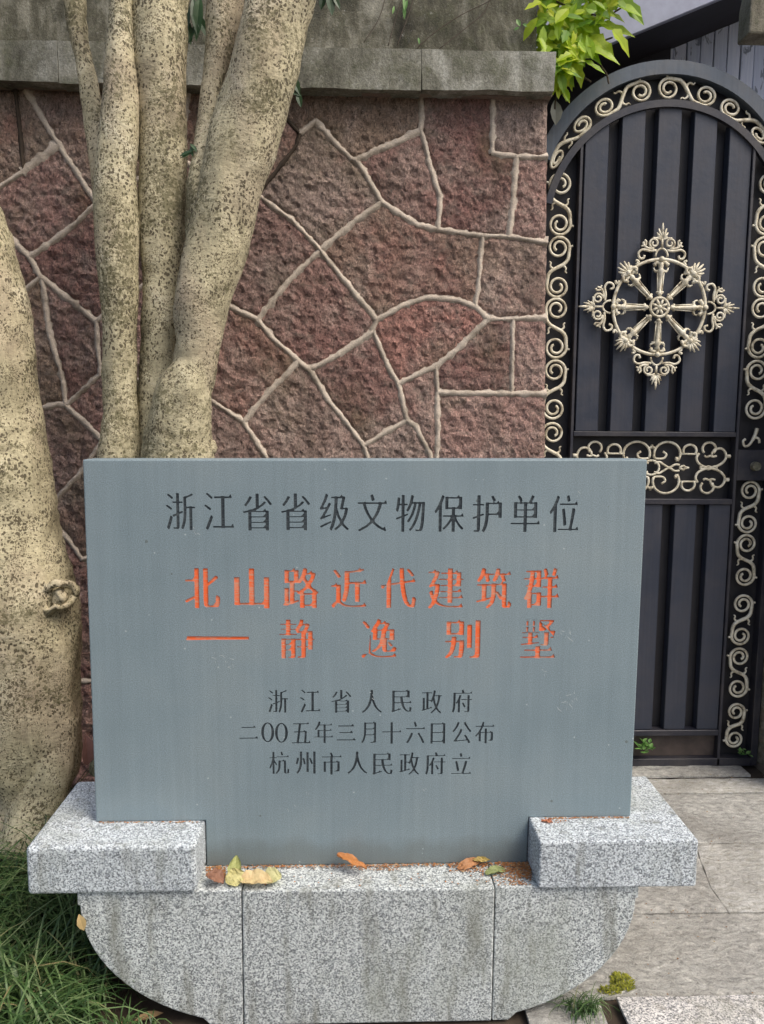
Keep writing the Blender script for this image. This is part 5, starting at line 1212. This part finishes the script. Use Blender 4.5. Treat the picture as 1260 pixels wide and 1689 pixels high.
# pale scratches on the face
mb = MB()
for (x, y, n, sp) in ((235, 970, 2, 5), (930, 1048, 7, 14), (935, 1155, 16, 17), (360, 1083, 6, 12), (326, 878, 4, 9), (480, 1330, 3, 8), (955, 812, 3, 5), (610, 1147, 3, 6), (505, 1310, 2, 4), (172, 1117, 1, 3), (900, 1110, 3, 7), (700, 1300, 2, 6), (375, 1095, 4, 9), (800, 790, 2, 4), (560, 915, 2, 3)):
    for k in range(n):
        a = Vector((x + random.uniform(-sp, sp), y + random.uniform(-sp, sp)))
        th = random.uniform(-0.3, 1.9) if n < 8 else random.uniform(0, 3.1)
        l = random.uniform(2, sp * 0.8)
        pts = []
        for j in range(4):
            q = a + Vector((math.cos(th), math.sin(th))) * l * j / 3 + Vector((random.uniform(-.7, .7), random.uniform(-.7, .7)))
            pts.append(at(q.x, q.y, -0.0003))
        for j in range(3):
            p, q = pts[j], pts[j + 1]
            w0 = 0.0004 + 0.0003 * random.random()
            mb.add([(p.x - w0 * .5, -0.0004, p.z - w0), (q.x - w0 * .5, -0.0004, q.z - w0), (q.x + w0 * .5, -0.0004, q.z + w0), (p.x + w0 * .5, -0.0004, p.z + w0)], [(0, 1, 2, 3)])
tag(link('scratches', mb.mesh(), M_SCR, sign), kind='stuff')

# ================================================================== trees
def trunk(name, prof, Y, mat, parent, seed=0, n=26, bump_=0.012, cuts=5, yflat=1.0):
    """prof: (centre px, py, width px[, y offset])"""
    P = []; Rr = []
    for p in prof:
        yy = Y + (p[3] if len(p) > 3 else 0)
        q = at(p[0], p[1], yy)
        P.append(q); Rr.append(p[2] * (yy - CAM.y) / FPX / 2)
    S = catmull([Vector((a.x, a.y, a.z)) for a in P], cuts)
    Rs = [v.x for v in catmull([Vector((r, 0, 0)) for r in Rr], cuts)]
    vs = []; m = len(S)
    for i, p in enumerate(S):
        t = (S[min(i + 1, m - 1)] - S[max(i - 1, 0)]).normalized()
        a = Vector((1, 0, 0)) - t * t.x; a.normalize(); bq = t.cross(a)
        for k in range(n):
            an = 2 * math.pi * k / n
            d = a * math.cos(an) + bq * math.sin(an)
            q = p + d * Rs[i]
            lump = nz(q.x, q.y, q.z * 0.6 + seed, 6, 2) * bump_ * 1.3 + nz(q.x, q.y, q.z * 1.6 + seed, 24, 3) * bump_ * 0.35
            vs.append(p + d * (Rs[i] - 0.0035 + lump))
    fs = [(i * n + k, i * n + (k + 1) % n, (i + 1) * n + (k + 1) % n, (i + 1) * n + k) for i in range(m - 1) for k in range(n)]
    fs += [tuple(range(n)), tuple((m - 1) * n + k for k in range(n))]
    mb = MB(); mb.add(vs, fs)
    return link(name, fixn(mb.mesh()), mat, parent, smooth=True)
YT = 0.58
tb = at(270, 1250, YT)
tree = root('multi_stem_tree', (tb.x, YT, 0), 'clump of five pale speckled trunks rising behind the left half of the sign', 'tree')
def ed(y, a, c, dy=0): return ((a + c) / 2, y, c - a, dy)
trunk('stem', [ed(-260, 150, 190, .30), ed(-120, 90, 128, .28), ed(0, 104, 140, .26), ed(60, 112, 149, .25), ed(130, 128, 162, .24), ed(210, 142, 170, .22), ed(330, 158, 190, .18), ed(480, 172, 206, .12), ed(800, 190, 240, .0), ed(1240, 200, 260, 0)], YT, M_BARK, tree, 1)
trunk('stem', [ed(-260, 200, 236), ed(-120, 190, 228), ed(0, 179, 222), ed(120, 168, 226), ed(250, 163, 229), ed(400, 160, 228), ed(520, 164, 228), ed(640, 168, 229), ed(745, 163, 231), ed(900, 160, 240), ed(1100, 165, 280), ed(1260, 150, 310)], YT - 0.02, M_BARK, tree, 2)
trunk('stem', [ed(-260, 190, 262, .04), ed(-120, 205, 285, .04), ed(0, 222, 305, .04), ed(90, 223, 304, .04), ed(200, 226, 304, .04), ed(320, 231, 306, .04), ed(420, 232, 302, .04), ed(520, 233, 296, .04), ed(620, 228, 292, .04), ed(745, 226, 300, .04), ed(1000, 215, 310, .04), ed(1260, 200, 320)], YT, M_BARK, tree, 3)
trunk('branch', [ed(-200, 318, 338, .03), ed(-60, 306, 326, .03), ed(0, 296, 316, .03), ed(40, 284, 308, .03), ed(80, 262, 298, .03)], YT, M_BARK, tree, 8, 14)
trunk('stem', [ed(-260, 560, 640, -.03), ed(-120, 475, 565, -.03), ed(0, 414, 512, -.03), ed(100, 384, 492, -.03), ed(200, 357, 463, -.03), ed(300, 330, 434, -.03), ed(400, 306, 405, -.03), ed(500, 290, 377, -.03), ed(580, 282, 362, -.03), ed(612, 275, 358, -.035), ed(645, 254, 351, -.045), ed(700, 243, 346, -.045), ed(760, 236, 352, -.03), ed(900, 225, 370, -.03), ed(1100, 210, 385, -.03), ed(1260, 190, 400, -.03)], YT - 0.01, M_BARK, tree, 4, 34, 0.015)
trunk('stem', [ed(-260, 350, 400, .05), ed(-120, 345, 402, .05), ed(0, 339, 402, .04), ed(60, 334, 394, .04), ed(130, 329, 379, .03), ed(200, 320, 368, .02), ed(270, 312, 362, 0), ed(340, 305, 375, -.02), ed(420, 308, 372, -.02)], YT, M_BARK, tree, 5)
# burr low on the right stem
kb = at(345, 738, YT - 0.03)
mb = MB(); mb.ball((kb.x, kb.y, kb.z), 0.026, 16, 10)
for i, v in enumerate(mb.v):
    vv = Vector(v); mb.v[i] = tuple(vv + Vector((1, 0, 0.3)) * 0.01 * nz(vv.x, vv.y, vv.z, 40, 2))
link('burr', mb.mesh(), M_BARK, tree, smooth=True)
YL = 0.62
lb = gnd(40, 1375)
tree2 = root('leaning_tree', (lb.x, YL, 0), 'thick pale trunk with a round knot leaning out of the left edge', 'tree')
trunk('trunk', [ed(-260, -420, -290), ed(0, -300, -165), ed(200, -215, -75), ed(300, -190, -30), ed(380, -160, 4), ed(450, -140, 26), ed(520, -125, 41), ed(600, -110, 52), ed(700, -98, 67), ed(800, -85, 81), ed(870, -80, 92), ed(930, -72, 108), ed(985, -68, 121), ed(1050, -62, 125), ed(1120, -55, 131), ed(1200, -45, 134), ed(1260, -38, 128), ed(1310, -25, 112), ed(1350, -30, 102), ed(1400, -50, 110)], YL, M_BARK2, tree2, 11, 44, 0.02, 6)
# buttress root on the right side of its foot
trunk('root', [ed(1180, 60, 130, -.02), ed(1250, 40, 124, -.06), ed(1310, 20, 112, -.08), ed(1365, 5, 98, -.10), ed(1410, -5, 92, -.12)], YL, M_BARK2, tree2, 14, 26, 0.016)
# ring shaped knot
kc = at(90, 985, YL - 0.120)
mb = MB()
pts = []
for i in range(25):
    a = 2 * math.pi * i / 24
    rr = 0.047 * (1 + 0.18 * math.sin(a * 2 + 1) + 0.10 * math.sin(a * 5))
    pts.append(Vector((kc.x + rr * math.cos(a) * 0.85, kc.y + 0.05 * max(0, math.cos(a)) ** 2 + 0.012, kc.z + rr * math.sin(a))))
mb.tube(pts, 0.013, 10)
mb.ball((kc.x + 0.004, kc.y + 0.03, kc.z - 0.006), 0.026, 14, 8)
for i, v in enumerate(mb.v):
    vv = Vector(v); mb.v[i] = tuple(vv + Vector((0.5, 0.6, 1)) * 0.016 * nz(vv.x, vv.y, vv.z, 32, 4))
link('knot', mb.mesh(), M_BARK2, tree2, smooth=True)

# ================================================================== plants
def leaf(mb, base, d, up, L, W, bend=0.15, lobes=False, seg=4, fold=0.25):
    d = Vector(d).normalized(); up = Vector(up)
    s = d.cross(up)
    if s.length < 1e-3: s = d.cross(Vector((1, 0, 0.2)))
    s.normalize(); u = s.cross(d)
    vs = []
    prof = [0.08, 0.75, 1.0, 0.72, 0.02] if not lobes else [0.25, 1.0, 0.62, 0.85, 0.40, 0.03]
    n = len(prof)
    for i, w in enumerate(prof):
        t = i / (n - 1)
        c = Vector(base) + d * L * t + u * (-bend * L * t * t)
        ww = W * w * 0.5
        vs += [c - s * ww + u * ww * fold, c, c + s * ww + u * ww * fold]
    fs = []
    for i in range(n - 1):
        for k in range(2): fs.append((i * 3 + k, i * 3 + k + 1, i * 3 + k + 4, i * 3 + k + 3))
    mb.add(vs, fs)
# yellow-green climbing shrub over the end of the wall
YV = YG - 0.12
vb = at(900, 10, YV)
vine = root('leafy_shrub', (vb.x, YV + 0.1, vb.z), 'bright yellow green leafy branch hanging over the wall end beside the gate arch', 'plant')
mb = MB(); tw = MB()
def leafpx(x, y, ang, L, W, lob=True, dy=0.0, tilt=None):
    p = at(x, y, YV + dy)
    sc = (YV + dy - CAM.y) / FPX
    a = R_(ang)
    tl = random.uniform(-0.35, 0.15) if tilt is None else tilt
    d = Vector((math.cos(a), tl, -math.sin(a)))
    up = Vector((random.uniform(-.5, .5), -1, 0.5 + random.uniform(-.3, .4)))
    leaf(mb, p, d, up, L * sc, W * sc, random.uniform(0, .25), lob)
big = [(975, 60, 42, 52, 32), (1010, 50, 38, 48, 26), (1000, 0, 28, 62, 28), (1020, -8, 45, 60, 30), (955, 75, 35, 45, 24), (935, 85, 95, 55, 34), (925, 95, 120, 50, 26), (950, 100, 70, 40, 22), (965, 100, 35, 38, 14), (918, 110, 100, 48, 22), (905, 120, 95, 40, 16), (970, 80, 20, 55, 26), (990, 40, 10, 60, 20), (945, 20, 80, 45, 34), (960, 12, 95, 40, 32)]
for (x, y, a, L, W) in big:
    leafpx(x, y, a, L, W, dy=random.uniform(-.05, .02))
for k in range(520):
    y = random.uniform(-90, 118)
    xm_ = 1015 - max(0, y) * 0.72
    x = random.uniform(884 if y < 78 else 917, xm_)
    leafpx(x, y, random.uniform(-20, 170), random.uniform(14, 38), random.uniform(9, 20), random.random() < .5, dy=random.uniform(-.10, .12))
for k in range(16):
    leafpx(random.uniform(915, 935), random.uniform(120, 150), random.uniform(60, 120), random.uniform(12, 26), random.uniform(7, 12), False)
for k in range(40):
    leafpx(random.uniform(985, 1120), random.uniform(-140, -30), random.uniform(-20, 150), random.uniform(25, 50), random.uniform(14, 26), True, dy=random.uniform(-.1, .1))
tag(link('foliage', mb.mesh(), M_VINE, vine), kind='stuff')
for pts in ([(905, -120), (912, 0), (925, 60), (940, 110), (975, 135)], [(912, 0), (960, 20), (1000, 25), (1030, 10)], [(925, 60), (965, 75), (1010, 62)], [(912, 20), (908, 80), (918, 130), (915, 180)], [(985, 100), (1000, 122), (1004, 138)]):
    tw.tube(catmull([at(x, y, YV + 0.02) for x, y in pts], 5), 0.0035, 6)
link('stems', tw.mesh(), M_TWIG, vine, smooth=True)

# grey dead leaf and small green leaf hung at the wall corner
mb = MB()
p = at(915, 165, YG - 0.1)
leaf(mb, p, (0.15, 0, -1), (0.3, -1, 0), 0.09, 0.055)
tag(link('dead_leaf', mb.mesh(), m_leaf('grey_dead_leaf', [(0, (0.15, 0.16, 0.13)), (1, (0.2, 0.2, 0.16))], 0.1), None, p), 'grey withered leaf hanging under the coping at the wall end', 'leaf')

# twigs and leaves on the parapet
YQ = YP - 0.02
tw = MB(); mb = MB()
for pts in ([(688, 80), (715, 55), (760, 25), (810, 0), (850, -30)], [(725, 80), (770, 45), (800, 18), (812, -20)], [(655, 75), (668, 40), (680, 5), (690, -40)], [(640, 76), (650, 40), (668, -20)], [(600, 70), (625, 30), (640, -20)]):
    tw.tube(catmull([at(x, y, YQ) for x, y in pts], 5), 0.0016, 5)
def leafq(x, y, ang, L, W, Y):
    p = at(x, y, Y); sc = (Y - CAM.y) / FPX; a = R_(ang)
    leaf(mb, p, (math.cos(a), -0.2, -math.sin(a)), (random.uniform(-.4, .4), -1, 0.4), L * sc, W * sc)
for (x, y, a, L, W) in [(665, -5, 80, 24, 6), (672, 0, 110, 22, 7), (668, 12, 95, 18, 5), (650, 10, 100, 12, 4), (852, 32, 60, 12, 7), (862, 40, 20, 10, 6), (856, 45, 150, 9, 5), (690, 62, 80, 10, 4)]: leafq(x, y, a, L, W, YQ)
creeper = root('creeper', at(688, 80, YQ), 'thin bare creeper twigs with small leaves against the dark parapet', 'plant')
link('stems', tw.mesh(), M_TWIG, creeper, smooth=True)
link('leaves', mb.mesh(), M_SPROUT, creeper)
mb = MB()
for (x, y, a, L, W) in [(540, -14, 75, 36, 15), (535, -16, 100, 30, 12), (548, -10, 60, 26, 9)]: leafq(x, y, a, L, W, 0.7)
tag(link('leaf_spray', mb.mesh(), M_DGRN, None, at(540, -14, 0.7)), 'dark glossy leaves dipping in at the top right of the clump trunks', 'leaves')
mb = MB()
for (x, y, a, L, W) in [(480, 122, 65, 34, 13), (474, 148, 20, 24, 10), (490, 150, 75, 26, 10), (478, 130, 100, 22, 8)]: leafq(x, y, a, L, W, 0.75)
tag(link('leaf_cluster', mb.mesh(), M_DGRN, None, at(480, 130, 0.75)), 'small dark leaf cluster on the coping just right of the thickest stem', 'leaves')
mb = MB()
for (x, y, a, L, W) in [(318, -5, 80, 60, 16), (312, 10, 100, 50, 14), (322, 20, 60, 48, 14), (330, -10, 95, 70, 16), (308, 30, 80, 40, 12), (325, 40, 120, 36, 12)]: leafq(x, y, a, L, W, 0.85)
tag(link('leaf_tuft', mb.mesh(), M_DGRN, None, at(318, 10, 0.85)), 'dark leaf tuft showing in the gap between the upper stems', 'leaves')
mb = MB()
for k in range(9): leafq(318 + random.uniform(-5, 6), 244 + random.uniform(-7, 9), random.uniform(0, 180), random.uniform(12, 20), 6, 0.55)
tag(link('shoot', mb.mesh(), M_DGRN, None, at(318, 246, 0.55)), 'small green shoot sprouting between the middle and right stems', 'plant')

# grass -------------------------------------------------------------
mb = MB()
def blade(x, y, L, W, az, lean, z=None):
    z = GZ if z is None else z
    n = 6; vs = []
    d = Vector((math.cos(az), math.sin(az), 0)); s = Vector((-d.y, d.x, 0))
    p = Vector((x, y, z)); an = R_(86) 
    step = L / n
    for i in range(n + 1):
        t = i / n
        w = W * (1 - t) ** 0.6 * 0.5 + 0.0002
        vs += [p - s * w, p + s * w]
        a = an - lean * t * 1.0
        p = p + (d * math.cos(a) + Vector((0, 0, 1)) * math.sin(a)) * step
        an -= lean / n
    mb.add(vs, [(i * 2, i * 2 + 1, i * 2 + 3, i * 2 + 2) for i in range(n)])
for c in range(820):
    x = random.uniform(-1.75, -0.42); y = random.uniform(-0.65, 0.62)
    if x > bo0 + 0.03 and y > -0.14 : continue
    if x > -0.64 and y < -0.1: continue
    if x > -0.78 and y < -0.1 and random.random() < 0.4: continue
    if (x - lb.x + 0.03) ** 2 + (y - YL) ** 2 < 0.03: continue
    for k in range(random.randint(14, 22)):
        az = random.uniform(0, 6.28)
        L = random.uniform(0.16, 0.38) * (1.25 if y > 0.25 else 1.0)
        if x > -0.75 and y > -0.2: L *= 0.8
        blade(x + random.gauss(0, .018), y + random.gauss(0, .018), L, random.uniform(0.0035, 0.0088), az, random.uniform(0.7, 2.3))
for c in range(40):
    x = random.uniform(-0.66, -0.48); y = random.uniform(-0.35, -0.12)
    for k in range(8): blade(x, y, random.uniform(.05, .12), 0.004, random.uniform(0, 6.28), random.uniform(1., 2.2))
tag(link('grass', mb.mesh(), M_GRASS), 'long arching dark green grass around the foot of the base', 'grass', kind='stuff')
# grey-green tuft by the right end of the base
mb = MB()
tp = gnd(962, 1672)
for k in range(90): blade(tp.x + random.gauss(0, .02), tp.y + random.gauss(0, .012), random.uniform(.05, .12), 0.003, random.uniform(0, 6.28), random.uniform(0.8, 2.2))
tag(link('grass_tuft', mb.mesh(), M_GRASS, None, tp), 'short grass tuft under the right end of the granite base', 'grass')
# leaf litter on the soil
mb = MB()
for k in range(160):
    x = random.uniform(-1.5, -0.3); y = random.uniform(-0.6, 0.9)
    az = random.uniform(0, 6.28)
    leaf(mb, (x, y, GZ + random.uniform(-0.015, 0.01)), (math.cos(az), math.sin(az), random.uniform(-.1, .3)), (0, 0, 1), random.uniform(.04, .09), random.uniform(.015, .035))
M_DRY = m_leaf('dry_leaf', [(0.0, (0.20, 0.10, 0.045)), (0.4, (0.30, 0.19, 0.10)), (0.7, (0.42, 0.33, 0.16)), (1.0, (0.16, 0.09, 0.06))], 0.15, 0.7)
tag(link('leaf_litter', mb.mesh(), M_DRY), 'dry brown leaves scattered on the soil behind the sign', 'leaf litter', kind='stuff')
def one_leaf(px, py, Y, z, az, L, W, mat, name, label, rise=0.1, roll=0.0, bend=0.2, fold=0.5, group='fallen leaves on the sign base'):
    mb = MB(); p = Vector((at(px, py, Y).x, Y, z))
    d = Vector((math.cos(az), math.sin(az), rise)).normalized()
    up = Vector((math.sin(roll), -math.sin(roll) * .3, math.cos(roll)))
    s = d.cross(up).normalized(); u = s.cross(d)
    vs = []; NU, NV = 12, 7; sd_ = px * 0.37
    for i in range(NU + 1):
        t = i / NU
        w = W * 0.5 * (math.sin(math.pi * min(1, t * 0.93 + 0.05)) ** 0.8) + 0.0006
        for j in range(NV):
            v = j / (NV - 1) * 2 - 1
            wob = 0.006 * nz(t * 3, v * 1.5, sd_, 1.3, 3) * (0.4 + abs(v))
            q = p + d * L * t + s * w * v * (1 + 0.12 * nz(t * 5, v, sd_, 2, 2)) + u * (fold * w * v * v - bend * L * (t - 0.2) ** 2 + wob + 0.002)
            vs.append(q)
    zmin = min(q.z for q in vs)
    vs = [Vector((q.x, min(q.y, -0.003), q.z - zmin + z - 0.004)) for q in vs]
    mb.add(vs, [(i * NV + j, i * NV + j + 1, (i + 1) * NV + j + 1, (i + 1) * NV + j) for i in range(NU) for j in range(NV - 1)])
    o = link(name, mb.mesh(), mat, None, p)
    tag(o, label, 'leaf', group)
def LM(n, c): return m_leaf(n, [(0, c), (1, tuple(v * 1.05 for v in c))], 0.2, 0.6)
one_leaf(386, 1465, -0.075, zled + 0.006, 1.5, 0.062, 0.034, LM('leaf_olive', (0.36, 0.38, 0.13)), 'dry_leaf', 'olive green upright leaf at the left end of the ledge', 1.6, 0.0, 0.1, 0.3)
one_leaf(372, 1468, -0.085, zled + 0.008, 0.3, 0.05, 0.04, LM('leaf_yellow', (0.50, 0.46, 0.20)), 'dry_leaf', 'small pale yellow leaf left of the curled cream leaf on the ledge', 0.2, 1.0, 0.1, 0.4)
one_leaf(395, 1462, -0.08, zled + 0.014, -0.15, 0.085, 0.05, LM('leaf_cream', (0.60, 0.46, 0.24)), 'dry_leaf', 'large curled cream leaf in the leaf pile on the ledge', 0.06, 0.9, 0.1, 0.5)
one_leaf(432, 1462, -0.075, zled + 0.012, 0.1, 0.05, 0.045, LM('leaf_buff', (0.50, 0.48, 0.24)), 'dry_leaf', 'crumpled buff leaf at the right of the leaf pile', 0.1, 0.8, -0.1, 0.5)
one_leaf(343, 1462, -0.075, zled + 0.010, -0.3, 0.045, 0.05, LM('leaf_brown', (0.24, 0.12, 0.075)), 'dry_leaf', 'dark brown ragged leaf against the left cap', -0.1, 0.7, 0.4, 0.3)
one_leaf(556, 1430, -0.025, zled + 0.022, -0.35, 0.085, 0.03, LM('leaf_orange', (0.42, 0.17, 0.05)), 'dry_leaf', 'orange brown curled leaf near the middle of the ledge', -0.22, 0.8, 0.15, 0.2)
one_leaf(755, 1437, -0.03, zled + 0.004, 0.3, 0.07, 0.025, LM('leaf_rust', (0.40, 0.19, 0.08)), 'dry_leaf', 'rusty narrow leaf arching left of the orange petals on the ledge', 0.35, 0.6, 0.5, 0.2)
one_leaf(800, 1452, -0.055, zled + 0.005, 0.25, 0.06, 0.025, LM('leaf_green', (0.26, 0.30, 0.12)), 'dry_leaf', 'small green leaf folded on the right part of the ledge', 0.15, 0.5, 0.35, 0.5)
one_leaf(780, 1428, -0.012, zled + 0.018, 0.0, 0.045, 0.014, LM('leaf_ochre', (0.38, 0.28, 0.08)), 'dry_leaf', 'thin ochre leaf leaning on the slab foot at the right', 0.0, 0.9, 0.1, 0.2)
one_leaf(558, 1350, -0.02 + 0.0, zcap + 0.004, 0.1, 0.03, 0.014, LM('leaf_red', (0.42, 0.16, 0.08)), 'dry_leaf', 'tiny reddish leaf on top of the right cap', 0.1) if False else None
q = at(895, 1355, -0.015)
one_leaf(893, 1352, -0.02, zcap + 0.004, -0.3, 0.03, 0.014, LM('leaf_red', (0.42, 0.16, 0.08)), 'dry_leaf', 'tiny reddish leaf on the inner corner of the right cap', 0.1)
tl = gnd(132, 1500, 0.20)
mb = MB(); leaf(mb, at(130, 1508, -0.13), (0.3, -0.1, -1), (0.5, -1, 0), 0.045, 0.022)
tag(link('dry_leaf', mb.mesh(), LM('leaf_straw', (0.45, 0.33, 0.15)), None, at(130, 1508, -0.13)), 'yellow leaf caught in the grass under the left cap', 'leaf')
# orange petals gathered in the corners of the ledge
mb = MB()
def petals(px0, px1, y0, y1, n, z=None, base=None):
    base = zled if base is None else base
    for k in range(n):
        Y = random.uniform(y0, y1); x = random.uniform(at(px0, 1440, Y).x, at(px1, 1440, Y).x)
        if n > 600:      # heap in the corner, thinning out to the left and to the front
            Y = y1 - abs(random.gauss(0, 0.55)) * (y1 - y0); xe = at(px1, 1440, Y).x; x = xe - abs(random.gauss(0, 0.6)) * (xe - at(px0, 1440, Y).x)
            Y = max(Y, y0 - 0.02)
        s = random.uniform(.0015, .0032); a = random.uniform(0, 6.28)
        z_ = base + 0.001 + random.random() * 0.003 * (n > 200)
        mb.add([(x + s * math.cos(a + j * 1.57), Y + s * math.sin(a + j * 1.57), z_ + random.uniform(0, .002)) for j in range(4)], [(0, 1, 2, 3)])
petals(828, 876, -0.08, -0.004, 900); petals(350, 870, -0.014, -0.003, 520); petals(340, 372, -0.05, -0.004, 200)
petals(590, 660, -0.03, -0.004, 90); petals(740, 800, -0.04, -0.004, 120); petals(360, 860, -0.10, -0.01, 60)
petals(905, 1036, -0.010, -0.003, 110, base=zcap); petals(160, 330, -0.010, -0.003, 70, base=zcap); petals(890, 930, -0.03, -0.003, 30, base=zcap)
tag(link('fallen_petals', mb.mesh(), M_DEBRIS), 'tiny orange fallen petals along the foot of the slab', 'petals', kind='stuff')
mb = MB()
for k in range(420):
    x = random.uniform(0.55, 1.9); y = random.uniform(-0.5, YG)
    if random.random() < 0.45: y = random.choice((y1280, y1307, y1390, y1503, y1645)) + random.gauss(0, 0.012)
    s = random.uniform(.0015, .0045); a = random.uniform(0, 6.28)
    mb.add([(x + s * math.cos(a + j * 2.09), y + s * math.sin(a + j * 2.09), GZ + 0.004 + random.uniform(0, .003)) for j in range(3)], [(0, 1, 2)])
tag(link('grit', mb.mesh(), M_DRY), 'small bits of dry litter scattered on the paving by the gate', 'litter', kind='stuff')
# moss clump, sprouts
def clump(name, pc, rx, ry, rz, n, ls, mat, label, cat, group=None):
    mb = MB()
    for k in range(n):
        a = random.uniform(0, 6.28); r = random.random() ** .5
        p = Vector((pc.x + rx * r * math.cos(a), pc.y + ry * r * math.sin(a), pc.z + rz * (1 - r * r) * random.random()))
        az = random.uniform(0, 6.28)
        leaf(mb, p, (math.cos(az), math.sin(az), random.uniform(.1, 1.2)), (0, 0, 1), ls * random.uniform(.6, 1.2), ls * random.uniform(.35, .6))
    tag(link(name, mb.mesh(), mat, None, pc), label, cat, {'moss_clump': 'moss in the paving gap', 'sprout': 'sprouts at the gate foot'}.get(name))
clump('moss_clump', gnd(1026, 1620), 0.030, 0.034, 0.010, 360, 0.009, M_MOSS, 'olive yellow moss clump in the paving gap by the base', 'moss')
clump('moss_clump', gnd(1006, 1634), 0.03, 0.016, 0.008, 200, 0.008, M_MOSS, 'small moss patch running down into the brown paving gap', 'moss')
sp_ = at(1066, 1238, YG - 0.04)
clump('sprout', Vector((sp_.x, sp_.y, sp_.z)), 0.04, 0.03, 0.05, 34, 0.034, M_SPROUT, 'fresh green sprout at the gate foot right beside the sign', 'plant')
sp_ = at(1226, 1245, YG - 0.04)
clump('sprout', Vector((sp_.x, sp_.y, sp_.z)), 0.03, 0.02, 0.03, 14, 0.026, M_SPROUT, 'small dull sprout under the lowest scroll of the gate', 'plant')
# dry leaf curled at the wall foot between trunk and slab
mb = MB(); p = at(143, 1262, 0.45)
leaf(mb, p, (0.1, -.1, 1), (1, -1, 0), 0.10, 0.05, fold=0.8)
tag(link('dry_leaf', mb.mesh(), LM('leaf_maroon', (0.20, 0.10, 0.085)), None, p), 'curled maroon leaf standing between the left trunk and the slab', 'leaf')
